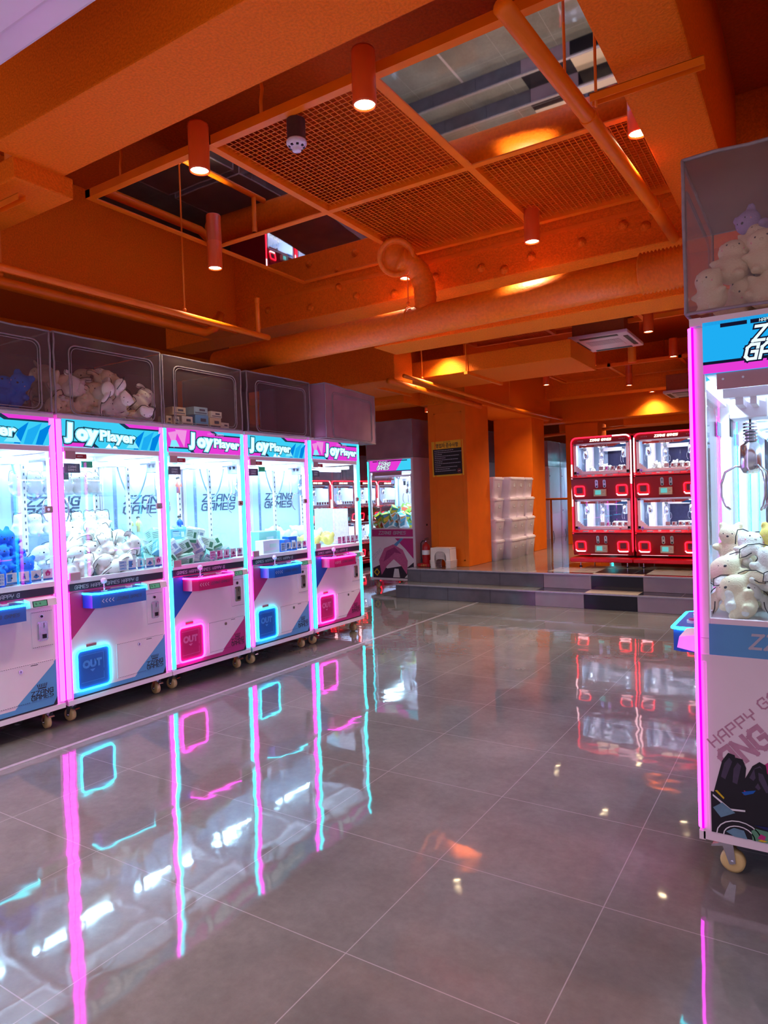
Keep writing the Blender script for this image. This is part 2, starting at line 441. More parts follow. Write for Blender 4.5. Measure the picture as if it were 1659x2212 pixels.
def beam(a, b_, label, m=None):
    o = struct(MB().rbox(a, b_, m or ORANGE, 0.008), 'ceiling_beam', label)
    return o
beam((-3.33, 1.80, 3.10), (2.2, 2.185, 3.75), 'deep orange concrete beam crossing just before the hanging grid')
beam((-4.05, 1.92, 3.00), (-3.325, 2.24, 3.11), 'lowered orange beam end with a square drop above the machine row')
beam((-0.65, 2.19, 3.00), (-0.37, 4.74, 3.75), 'orange beam running away above the machine with the white-dog plush window')
beam((-5.6, 4.75, 2.95), (2.2, 5.10, 3.75), 'bolted orange beam behind the hanging grid')
beam((-3.30, 5.12, 2.69), (2.2, 5.5, 3.75), 'lower orange beam just behind the bolted one, showing below the round duct')
beam((-4.95, 2.3, 2.95), (-4.6, 4.75, 3.75), 'orange beam above the back of the neon machine row')
beam((-6.4, 6.45, 2.66), (-3.9, 6.85, 3.75), 'orange beam above the near poster pillar')
beam((-5.0, 11.75, 3.0), (2.2, 12.08, 3.75), 'orange beam crossing beyond the ceiling cassette')
beam((-5.0, 12.4, 2.64), (2.2, 12.72, 3.75), 'orange beam crossing above the red machines')
beam((-5.0, 15.6, 2.75), (2.2, 16.0, 3.75), 'farthest orange beam before the back wall')
beam((-6.9, 8.0, 2.64), (-4.7, 8.5, 3.75), 'short orange beam over the white cabinets')
beam((-4.75, 8.45, 2.64), (-4.0, 12.0, 3.75), 'orange beam along the heads of the two pillars')
beam((-8.9, 3.2, 2.75), (-8.5, 20, 3.75), 'orange beam over the far row of red machines')
beam((-0.10, 2.19, 3.4), (2.2, 4.74, 3.75), 'orange bulkhead over the near cabinet')

# bolts on the beam face
b = MB()
for (x, z) in ((-1.33, 3.07), (-0.91, 3.08), (-2.08, 3.05), (-1.69, 3.05), (-2.47, 3.06), (-2.85, 3.0), (-3.22, 3.05), (-3.71, 3.04), (-3.4, 3.16), (-1.9, 3.0), (-1.05, 3.12), (-2.3, 3.3), (-4.2, 3.1)):
    b.lathe([(0.034, 0), (0.034, -0.008), (0.018, -0.012), (0.016, -0.026), (0.0, -0.028)], (x, 4.75, z), ORANGE, 10, 'Y')
b.box((-5.5, 4.744, 3.17), (-0.65, 4.75, 3.2), ORANGE_S)
o = b.build('anchor_bolts'); tag(o, 'round orange anchor bolts on the beam face behind the grid', 'bolts'); o['kind'] = 'structure'

# pillars
def pillar(x0, x1, y0, y1, z0, z1, label, panel=True):
    b = MB().rbox((x0, y0, z0), (x1, y1, z1), ORANGE_PILLAR, 0.006)
    if panel:
        for (a, c, lo, hi) in ((x0 + 0.10, x1 - 0.06, z0 + 0.08, z1 - 0.12),):
            b.box((a, y0 - 0.006, lo), (a + 0.018, y0, hi), ORANGE_PILLAR); b.box((c - 0.018, y0 - 0.006, lo), (c, y0, hi), ORANGE_PILLAR)
            b.box((a, y0 - 0.006, lo), (c, y0, lo + 0.018), ORANGE_PILLAR); b.box((a, y0 - 0.006, hi - 0.018), (c, y0, hi), ORANGE_PILLAR)
    struct(b, 'pillar', label)
pillar(-4.64, -4.05, 8.55, 9.32, 0.36, 2.64, 'orange pillar that carries the yellow notice')
pillar(-4.72, -4.03, 11.1, 11.72, 0.36, 2.64, 'orange pillar behind the stacked white bins', False)
pillar(-3.95, -3.35, 12.7, 13.3, 0.36, 2.62, 'orange pillar behind the red machines', False)

# ------------------------------------------------------------------ ceiling grid with mirrors and mesh
GZ = 3.23
MIRROR = mat('ceiling_mirror', (226, 226, 230), 0.02, 1.0, scale=2, var=0.01)
def ceiling_grid(xs, ys, cells, label, hangers):
    """cells: dict (i,j)->'mirror'|'mesh'|None"""
    t = thing('hanging_ceiling_grid', label, 'ceiling grid', (xs[0], ys[0], GZ))
    ox, oy = xs[0], ys[0]; b = MB(); w_ = 0.022
    for x in xs: b.box((x - ox - w_, -w_, -0.005), (x - ox + w_, ys[-1] - oy + w_, 0.045), ORANGE_S)
    for y in ys: b.box((-w_, y - oy - w_, -0.004), (xs[-1] - ox + w_, y - oy + w_, 0.044), ORANGE_S)
    b.build('frame', t)
    for (i, j), k in cells.items():
        x0, x1, y0, y1 = xs[i] - ox + w_, xs[i + 1] - ox - w_, ys[j] - oy + w_, ys[j + 1] - oy - w_
        if k == 'mirror':
            MB().box((x0, y0, 0.0), (x1, y1, 0.006), MIRROR).build('mirror_panel', t)
        elif k == 'mesh':
            g = MB(); n = 30
            for q in range(1, n):
                xx = x0 + (x1 - x0) * q / n; yy = y0 + (y1 - y0) * q / n
                g.box((xx - 0.0016, y0, 0.018), (xx + 0.0016, y1, 0.021), ORANGE_S)
                g.box((x0, yy - 0.0016, 0.021), (x1, yy + 0.0016, 0.024), ORANGE_S)
            g.build('wire_mesh_panel', t)
    for (x, y) in hangers:
        MB().tube([(x - ox, y - oy, 0.04), (x - ox, y - oy, 0.12), (x - ox + 0.012, y - oy, 0.17), (x - ox, y - oy, 0.23), (x - ox, y - oy, 0.51)], 0.009, ORANGE_S, 6).build('hanger', t)
    return t
ceiling_grid([-3.69, -2.66, -1.64, -0.67], [2.60, 3.62, 4.64],
             {(0, 0): 'mirror', (0, 1): 'mirror', (1, 0): 'mesh', (1, 1): 'mesh', (2, 0): 'mirror', (2, 1): 'mesh'},
             'orange square ceiling grid with three mirrors and wire mesh nearest the camera',
             [(-3.4, 2.60), (-2.3, 2.60), (-2.1, 4.64), (-1.15, 4.64), (-3.1, 4.64)])
ceiling_grid([-3.6, -2.58, -1.56, -0.54], [5.95, 6.97, 7.99], {(0, 0): 'mesh', (0, 1): 'mesh', (1, 0): 'mesh', (2, 0): 'mesh'},
             'orange ceiling grid beside the white ceiling cassette', [(-3.0, 7.99), (-1.2, 6.97)])
ceiling_grid([-3.6, -2.6, -1.6, -0.6], [10.6, 11.65], {(0, 0): 'mesh', (1, 0): 'mirror', (2, 0): 'mesh'},
             'narrow orange ceiling grid beyond the cassette with one mirror', [(-2.0, 11.65)])
ceiling_grid([-3.5, -2.5, -1.5], [13.6, 14.6], {(0, 0): 'mesh', (1, 0): 'mesh'}, 'small far orange ceiling grid near the back', [(-2.0, 14.6)])

# ------------------------------------------------------------------ downlights
def downlight():
    t = thing('ceiling_downlight', '', 'ceiling light')
    MB().lathe([(0.0, 0.235), (0.050, 0.235), (0.052, 0.225), (0.052, 0.006), (0.050, 0.0), (0.046, 0.0), (0.044, 0.03)], (0, 0, 0), LAMPRED, 24).build('housing', t)
    MB().lathe([(0.047, 0.004), (0.044, 0.014), (0.030, 0.020), (0.0, 0.020)], (0, 0, 0), LAMP_E, 24).build('lens', t)
    return t
dl0 = downlight()
lamps = [(-1.60, 2.47, 3.03, 'on the grid corner beside the larger floor-reflecting mirror'), (-2.60, 2.46, 3.03, 'over the near mirror, with a cord beside it'),
         (-3.62, 3.54, 3.04, 'hanging where two mirrors meet above the neon row'), (-1.58, 4.46, 3.04, 'at the far edge of the near mesh panels'),
         (-2.66, 4.62, 3.05, 'half hidden behind the round duct mouth'), (-0.712, 3.60, 3.12, 'peeping out from under the beam over the near cabinet'),
         (-3.50, 6.82, 3.03, 'below the big duct, nearest the long flat duct'), (-1.47, 7.70, 3.03, 'in front of the cassette corner'),
         (-2.56, 5.91, 3.05, 'behind the bolted beam, showing only in the floor'), (-1.52, 5.89, 3.05, 'behind the bolted beam, mirrored near the cabinet wheel'),
         (-3.51, 10.38, 3.03, 'over the white bins'), (-2.50, 11.45, 3.04, 'hung on the narrow mirror grid'), (-2.51, 9.34, 3.05, 'hidden by the flat duct end, mirrored in the floor'),
         (-1.50, 9.40, 3.04, 'just past the ceiling cassette'), (-2.30, 12.22, 3.0, 'small and far between two crossing beams'),
         (-3.25, 13.6, 2.98, 'over the red machines'), (-5.2, 9.6, 2.7, 'above the white cabinet backs'), (-1.9, 14.8, 3.0, 'farthest, near the back grid'),
         (-2.64, 0.45, 3.05, 'added unseen above the camera, over the open floor'), (-3.3, -0.5, 3.05, 'added unseen behind the camera beside the machine row'), (-1.3, -0.4, 3.05, 'added unseen behind the camera over the aisle')]  # last three are unseen, added to brighten the floor and cabinet fronts
for i, (x, y, z, where) in enumerate(lamps):
    o = dl0 if i == 0 else copy_tree(dl0)
    o.location = (x, y, z); o['label'] = 'red-orange cylinder downlight ' + where; o['group'] = 'ceiling downlights'
    ld = bpy.data.lights.new('downlight_beam', 'SPOT'); ld.energy = LAMP_W if 1 < y < 6 else (FAR_W if y > 6 else BACK_W); ld.color = (1.0, 0.78, 0.54) if y > 1 else (1.0, 0.82, 0.84); ld.spot_size = math.radians(84 if 1 < y < 6 else 118); ld.spot_blend = 0.8; ld.shadow_soft_size = 0.04
    lo = bpy.data.objects.new('downlight_beam', ld); inst(lo, o); lo.location = (0, 0, -0.005)

# smoke detector
t = thing('smoke_detector', 'round white smoke detector under the near wire mesh', 'smoke detector', (-2.13, 2.66, 3.09))
MB().cyl((0, 0, 0.035), (0, 0, 0.135), 0.046, mat('dark_brown_stem', (70, 40, 40), 0.6), 20).build('mount_stem', t)
b = MB(); SD = mat('white_detector_plastic', (226, 214, 232), 0.4)
b.lathe([(0.0, 0.036), (0.046, 0.036), (0.05, 0.03), (0.05, 0.018), (0.045, 0.010), (0.028, 0.0), (0.022, -0.006), (0.022, -0.016), (0.0, -0.019)], (0, 0, 0), SD, 28)
for k in range(8):
    a = 2 * PI * k / 8
    b.X = Matrix.Rotation(a, 4, 'Z'); b.box((0.030, -0.006, 0.001), (0.040, 0.006, 0.009), DARKM)
b.X = Matrix.Identity(4); b.build('detector_head', t)

# ------------------------------------------------------------------ ducts and pipes
def pipe(pts, r, label, cat='pipe', fit=(), hang=(), m=None, name='ceiling_pipe', top=3.75):
    m = m or ORANGE_S
    o = Vector(pts[0]); t = thing(name, label, cat, o)
    MB().tube([Vector(p) - o for p in pts], r, m, 16).build('pipe_run', t)
    for f in fit:
        p = Vector(f[0]) - o; d = Vector(f[1]).normalized()
        MB().cyl(p - d * 0.02, p + d * 0.02, r * 1.14, m, 16).build('coupling', t)
    for h in hang:
        p = Vector(h) - o
        MB().tube([p + Vector((0, 0, r)), (p.x, p.y, top - o.z)], 0.006, m, 6).ball(p + Vector((0, 0, r + 0.015)), 0.014, m, 8).build('hanger_rod', t)
    return t
pipe([(-3.72, -0.2, 2.66), (-3.72, 1.5, 2.67), (-3.72, 3.3, 2.68), (-3.72, 4.20, 2.68)], 0.022, 'bright orange sprinkler pipe above the neon machine row with an upright stub end',
     hang=[(-3.72, 3.33, 2.68)], top=3.23)
pipe([(-3.72, 4.08, 2.69), (-3.72, 4.08, 2.90), (-3.72, 4.08, 2.97)], 0.018, 'short upright orange pipe stub standing before the duct end', fit=[((-3.72, 4.08, 2.95), (0, 0, 1))])
pipe([(-4.35, -0.3, 2.80), (-4.35, 3.7, 2.80), (-4.35, 4.1, 2.80), (-4.35, 4.22, 2.86), (-4.35, 4.3, 3.0)], 0.035, 'thick dull orange pipe running behind the sprinkler pipe', hang=[(-4.35, 2.4, 2.80)])
pipe([(-0.85, 2.17, 2.97), (-0.795, 3.0, 2.96), (-0.745, 4.2, 2.96), (-0.735, 4.74, 2.96)], 0.033, 'thick orange pipe slanting down across the mirror with the floor reflection',
     fit=[((-0.795, 3.0, 2.96), (0.03, 1, 0)), ((-0.747, 4.15, 2.96), (0.03, 1, 0))], hang=[(-0.82, 2.75, 2.96)])
pipe([(-3.72, 6.35, 2.66), (-3.95, 10.2, 2.68), (-3.92, 12.5, 2.70)], 0.022, 'orange sprinkler pipe running toward the pillars with a yellow glint', hang=[(-3.745, 6.8, 2.663), (-3.93, 9.9, 2.68)])
pipe([(-3.82, 6.2, 2.60), (-4.02, 9.0, 2.62)], 0.035, 'orange tray pipe just below the sprinkler pipe near the pillars')
pipe([(-1.9, 8.9, 2.95), (-1.9, 8.9, 3.3), (-1.95, 8.6, 3.42), (-2.4, 8.1, 3.45), (-3.1, 7.9, 3.45)], 0.05, 'fat insulated orange pipe bending up beside the cassette')
pipe([(-4.6, 12.9, 2.45), (-1.4, 13.2, 2.6)], 0.03, 'far orange pipe slanting above the red machines', hang=[(-1.6, 13.18, 2.59)])
pipe([(-3.44, 2.0, 3.112), (-3.44, 2.0, 3.74)], 0.055, 'fat upright orange pipe standing on the square beam end')
pipe([(-3.345, 2.05, 3.112), (-3.345, 2.05, 3.74)], 0.007, 'thin orange rod beside the fat upright pipe')

# round main duct with branch
DUCT = mat('orange_duct_paint', (240, 112, 4), 0.5, bump=0.25, scale=50, var=0.08, spec=0.35)
t = thing('round_air_duct', 'big round orange air duct running under the bolted beam', 'air duct', (-4.6, 4.50, 2.63))
MB().tube([(0, 0, 0), (1.3, 0, 0.02), (2.6, 0, 0.045), (3.72, 0, 0.065)], 0.112, DUCT, 32).build('duct_run', t)
b = MB(); K = 26; prof = []
for i in range(K):
    prof.append((0.128 if i % 2 else 0.112, 3.70 + 0.011 * i))
b.lathe(prof, (0, 0, 0.068), DUCT, 28, 'X'); b.build('corrugated_sleeve', t)
b = MB(); pts = [Vector((2.17, 0, 0.08)), Vector((2.17, 0, 0.2)), Vector((2.165, 0.0, 0.30)), Vector((2.14, -0.03, 0.39)), Vector((2.09, -0.10, 0.455)), Vector((2.045, -0.175, 0.475))]
fine = []
for a, c in zip(pts[:-1], pts[1:]):
    for q in range(4): fine.append(a.lerp(c, q / 4))
fine.append(pts[-1]); b.tube(fine, 0.082, DUCT, 24); b.build('branch_elbow', t)
b = MB()
for i in range(2, len(fine) - 1, 2):
    d = (fine[i + 1] - fine[i - 1]).normalized(); b.cyl(fine[i] - d * 0.004, fine[i] + d * 0.004, 0.0855, DUCT, 24)
b.build('branch_ribs', t)
b = MB(); b.lathe([(0.085, 0.02), (0.095, 0.0), (0.098, -0.012), (0.092, -0.020), (0.074, -0.018), (0.070, -0.006), (0.066, 0.0), (0.064, -0.004), (0.0, -0.010)], (0, 0, 0), DUCT, 32, 'Z')
o = b.build('round_diffuser', t, loc=(2.04, -0.19, 0.478)); d = Vector((-0.50, 0.80, 0.34)).normalized(); o.scale = (1.42, 1.42, 1.42)
o.rotation_euler = d.to_track_quat('Z', 'Y').to_euler()
MB().tube([(2.02 + 0.02, -0.113 * math.cos(a), 0.04 + 0.113 * math.sin(a)) for a in [PI * k / 12 for k in range(-6, 8)]], 0.004, ORANGE_S, 6).build('strap', t)
MB().tube([(2.05, -0.05, 0.15), (2.05, -0.05, 1.1)], 0.005, ORANGE_S, 6).ball((2.05, -0.05, 0.17), 0.016, ORANGE_S, 8).build('hanger_rod', t)

# flat ducts
def flat_duct(a, b_, label):
    t = thing('flat_air_duct', label, 'air duct', (a[0], a[1], a[2]))
    B = (b_[0] - a[0], b_[1] - a[1], b_[2] - a[2])
    MB().rbox((0, 0, 0), B, ORANGE, 0.006).build('duct_run', t)
    return t, B
t, B = flat_duct((-6.2, 7.0, 2.74), (-2.10, 7.95, 2.93), 'long flat orange duct ending beside the ceiling cassette')
for xx in (1.6, 2.9):
    bb = MB(); bb.box((xx, -0.03, -0.03), (xx + 0.04, 1.0, 0.0), ORANGE_S); bb.tube([(xx + 0.02, -0.015, 0), (xx + 0.02, -0.015, 0.45)], 0.006, ORANGE_S, 6); bb.build('support_bracket', t)
flat_duct((-2.9, 12.75, 2.52), (2.0, 13.3, 2.66), 'flat orange duct crossing above the red machines')

# strut channels
def strut(a, b_, label, rods, up=0.75):
    t = thing('support_channel', label, 'bracket', a); a = Vector(a); e = Vector(b_) - a
    bb = MB(); bb.box((0, -0.02, -0.012), (e.x, -0.017, 0.02), ORANGE_S); bb.box((0, 0.017, -0.012), (e.x, 0.02, 0.02), ORANGE_S); bb.box((0, -0.02, 0.018), (e.x, 0.02, 0.021), ORANGE_S)
    bb.build('channel', t)
    for x in rods: MB().tube([(x - a.x, 0, -0.03), (x - a.x, 0, 0.75)], 0.006, ORANGE_S, 6).build('threaded_rod', t)
strut((-0.74, 2.83, 2.93), (-0.32, 2.83, 2.93), 'orange steel channel under the slanting pipe and beam', (-0.72,))
strut((-3.75, 1.98, 2.93), (-3.37, 1.98, 2.93), 'orange steel channel hanging below the square beam end', ())

# ------------------------------------------------------------------ ceiling cassettes
def cassette(label, loc, sx, sy, full=True):
    t = thing('ceiling_cassette', label, 'air conditioner', loc)
    CW = mat('white_cassette_plastic', (226, 210, 226), 0.35, scale=4, var=0.02)
    MB().rbox((0.04, 0.04, 0.035), (sx - 0.04, sy - 0.04, 0.28), mat('orange_cassette_case', (150, 70, 20), 0.6), 0.01).build('case', t)
    b = MB().rbox((0, 0, 0), (sx, sy, 0.04), CW, 0.012); b.build('fascia', t)
    if not full:
        MB().rbox((0.10, 0.10, -0.018), (sx - 0.10, sy - 0.10, 0.002), CW, 0.012).build('drop_panel', t); return t
    b = MB(); s = sx * 0.56; y0 = (sy - s) / 2; x0 = (sx - s) / 2
    for k in range(18): b.box((x0 + s * k / 18, y0, -0.007), (x0 + s * (k + 0.5) / 18, y0 + s * 0.6, -0.003), GREYP)
    b.box((x0, y0, -0.004), (x0 + s, y0 + s, 0.001), CW); b.build('intake_grille', t)
    for (a, c) in (((0.18 * sx, 0.045 * sy), (0.82 * sx, 0.12 * sy)), ((0.18 * sx, 0.88 * sy), (0.82 * sx, 0.955 * sy)), ((0.045 * sx, 0.18 * sy), (0.12 * sx, 0.82 * sy)), ((0.88 * sx, 0.18 * sy), (0.955 * sx, 0.82 * sy))):
        b = MB().box((a[0], a[1], -0.004), (c[0], c[1], 0.0), DARKM); q = MB()
        b.build('louvre_slot', t)
    return t
cassette('white ceiling cassette air conditioner beside the flat duct end', (-2.36, 7.75, 3.08), 0.66, 0.86)
cassette('white ceiling cassette cut by the picture corner above the square beam end', (-3.05, 0.50, 2.98), 1.25, 0.91, False)
cassette('small far white cassette above the red machines', (-1.9, 10.9, 2.78), 0.7, 0.7)

# ================================================================== CRANE MACHINES
# local frame: x to the player's right, y into the cabinet, z up; front plane y = 0
THEMES = {
 'blue': dict(p=BLUEP, d=BLUED, tri=PINKP, neon=N_CYAN),
 'pink': dict(p=PINKP, d=PINKD, tri=mat('royal_blue_decal', (30, 92, 200), 0.4, scale=8, var=0.03), neon=N_PINK),
}
M_CY = lit('marquee_cyan', (60, 200, 238), 1.1); M_CY2 = lit('marquee_pale_cyan', (130, 226, 246), 1.1)
M_PK = lit('marquee_magenta', (232, 60, 214), 1.0); M_PK2 = lit('marquee_pale_pink', (240, 150, 226), 1.0)
M_DK = lit('marquee_dark_line', (28, 58, 84), 0.9); M_WH = lit('marquee_white', (226, 246, 255), 1.15); M_BL = lit('marquee_blue', (0, 132, 226), 1.0)
M_SKY = lit('marquee_sky_blue', (30, 170, 238), 1.05)

def joy_marquee(theme, U0=-0.365, U1=0.365, V0=1.735, V1=1.905):
    b = MB(); O = (0, 0.0, 0); U = (1, 0, 0); V = (0, 0, 1)
    base, alt, pale = (M_CY, M_PK, M_CY2) if theme == 'blue' else (M_PK, M_CY, M_PK2)
    W = U1 - U0; H = V1 - V0
    b.box((U0, 0.001, V0), (U1, 0.012, V1), base)
    def P(pts, m, off): b.flat([(U0 + W * x, V0 + H * y) for x, y in pts], O, U, V, off, m)
    # angular speed bands
    P([(0.55, 1), (0.63, 0.80), (1, 0.80), (1, 1)], M_DK, 0.0010); P([(0.61, 1), (0.665, 0.865), (1, 0.865), (1, 1)], alt, 0.0014)
    P([(0, 0), (0.34, 0), (0.28, 0.20), (0, 0.20)], M_DK, 0.0010); P([(0, 0), (0.29, 0), (0.25, 0.14), (0, 0.14)], alt, 0.0014)
    if theme == 'blue':
        for k, (x, y, w2) in enumerate(((0.70, 0.0, 0.05), (0.78, 0.0, 0.07), (0.88, 0.0, 0.06))):
            P([(x, 0), (x + w2, 0), (x + w2 * 1.6 + 0.05, 0.78), (x + 0.04, 0.5)], M_BL if k % 2 == 0 else M_SKY, 0.0012)
        P([(0.40, 0), (0.44, 0.18), (0.47, 0), (0.50, 0.16), (0.53, 0)], M_WH, 0.0012)
        P([(0.62, 0.05), (0.70, 0.42), (0.76, 0.05)], pale, 0.0013)
    else:
        P([(0.0, 0.8), (0.07, 0.15), (0.12, 0.9)], pale, 0.0012); P([(0.09, 0.95), (0.20, 0.2), (0.24, 0.95)], pale, 0.0012)
        P([(0.02, 0.2), (0.14, 0.22), (0.10, 0.5), (0.04, 0.48)], M_CY2, 0.0013)
        g = stroke('HAPPY GAMES', 0.016, 0.15, 0.8); b.geo2(xf2(clip_u(g, 0.30), 0, U0 + W * 0.52, V0 + H * 0.82), O, U, V, 0.0018, M_PK2)
    ox = U0 + W * (0.035 if theme == 'blue' else 0.29)
    for (s, h, dx, dy) in (('J', 0.122, 0, 0.058), ('o', 0.125, 0.062, 0.050), ('y', 0.125, 0.143, 0.050)):
        for (o_, z_, m_) in ((0.17, 0.0020, M_DK), (0.115, 0.0026, M_CY2), (0.062, 0.0032, M_WH)):
            b.geo2(xf2(font(s, h, o_, sx=1.12), -0.06, ox + dx, V0 + dy), O, U, V, z_, m_)
    for (o_, z_, m_) in ((0.13, 0.0021, M_DK), (0.08, 0.0027, M_CY2), (0.034, 0.0033, M_WH)):
        b.geo2(xf2(font('Player', 0.090, o_, sx=1.22), -0.03, ox + 0.225, V0 + 0.052), O, U, V, z_, m_)
    return b

def post_strip(x, m_core, m_edge, side):
    """upright corner light bar on the front corner, its rounded outer edge towards side"""
    b = MB(); n = 8; cx, cy = x, 0.018; r = 0.019
    z0, z1 = 0.165, 1.90
    pts = []
    for i in range(n + 1):
        a = PI + PI * i / n
        pts.append((cx + r * math.cos(a), cy + r * 1.1 * math.sin(a)))
    for i in range(n):
        (xa, ya), (xb, yb) = pts[i], pts[i + 1]
        mm = m_edge if i in (0, n - 1) else m_core
        b.add([(xa, ya, z0), (xb, yb, z0), (xb, yb, z1), (xa, ya, z1)], [(0, 1, 2, 3)], mm, True)
    b.add([(p[0], p[1], z1) for p in pts], [list(range(n + 1))], m_edge); b.add([(p[0], p[1], z0) for p in pts], [list(range(n + 1))], m_edge)
    return b

def neon_frame(cx, cz, w_, h_, r, rad, m, y=-0.012):
    b = MB(); b.tube([(p[0], y, p[1]) for p in rrect(w_, h_, r, 5, cx, cz)], rad, m, 8, True); return b

CASTER_ME = None
def caster(parent, x, y, brake=True, name='caster', rz=0.0):
    global CASTER_ME
    if CASTER_ME is None:
        b = MB(); b.lathe([(0.0, -0.016), (0.030, -0.016), (0.0395, -0.012), (0.0400, 0.0), (0.0395, 0.012), (0.030, 0.016), (0.0, 0.016)], (0, 0.018, 0.040), TYRE, 28, 'X')
        w1 = b.mesh('caster_wheel')
        b = MB(); b.box((-0.032, -0.028, 0.112), (0.032, 0.032, 0.120), CHROME)
        for s in (-1, 1): b.prism([(-0.018, 0.112), (0.022, 0.112), (0.030, 0.038), (0.010, 0.030)], (s * 0.0205 - 0.001, 0, 0), (0, 1, 0), (0, 0, 1), 0.002, CHROME, (1, 0, 0))
        b.cyl((-0.026, 0.018, 0.040), (0.026, 0.018, 0.040), 0.006, CHROME, 10); b.cyl((0, 0, 0.095), (0, 0, 0.115), 0.018, CHROME, 14)
        w2 = b.mesh('caster_fork')
        b = MB(); b.prism([(-0.012, 0.10), (-0.046, 0.086), (-0.050, 0.078), (-0.012, 0.088)], (-0.018, 0, 0), (0, 1, 0), (0, 0, 1), 0.036, CHROME, (1, 0, 0))
        w3 = b.mesh('caster_brake'); CASTER_ME = (w1, w2, w3)
    o = bpy.data.objects.new(name, CASTER_ME[1]); inst(o, parent); o.location = (x, y, 0); o.rotation_euler = (0, 0, rz)
    c = bpy.data.objects.new('wheel', CASTER_ME[0]); inst(c, o)
    if brake: c = bpy.data.objects.new('brake_pedal', CASTER_ME[2]); inst(c, o)
    return o

def claw_parts(root, x, y, ztop, zc, s=1.0, tag_colour=None):
    """gantry carriage, claw head with three prongs, coiled hose"""
    b = MB(); b.rbox((x - 0.07 * s, y - 0.06 * s, ztop - 0.07 * s), (x + 0.07 * s, y + 0.06 * s, ztop), STEEL, 0.006)
    b.box((x - 0.03 * s, y - 0.065 * s, ztop - 0.13 * s), (x + 0.03 * s, y - 0.06 * s, ztop - 0.05 * s), DARKM)
    b.build('carriage', root)
    b = MB(); b.cyl((x, y, zc + 0.05 * s), (x, y, ztop - 0.07 * s), 0.004 * s, DARKM, 6)
    b.lathe([(0.0, 0.11), (0.018, 0.11), (0.020, 0.07), (0.034, 0.06), (0.036, -0.02), (0.026, -0.04), (0.0, -0.045)], (x, y, zc), CHROME, 16)
    for k in range(6): b.cyl((x, y, zc + (0.075 + 0.012 * k) * s), (x, y, zc + (0.081 + 0.012 * k) * s), 0.024 * s, CHROME, 12)
    b.build('claw_head', root)
    for k in range(3):
        a = 2 * PI * k / 3 + 0.5; dx, dy = math.cos(a), math.sin(a)
        P = [(0.02, -0.02), (0.05, -0.015), (0.085, -0.035), (0.10, -0.08), (0.10, -0.125), (0.085, -0.16), (0.07, -0.175)]
        MB().tube([(x + dx * p * s, y + dy * p * s, zc + q * s) for p, q in P], 0.0045 * s, CHROME, 6).build('claw_prong', root)

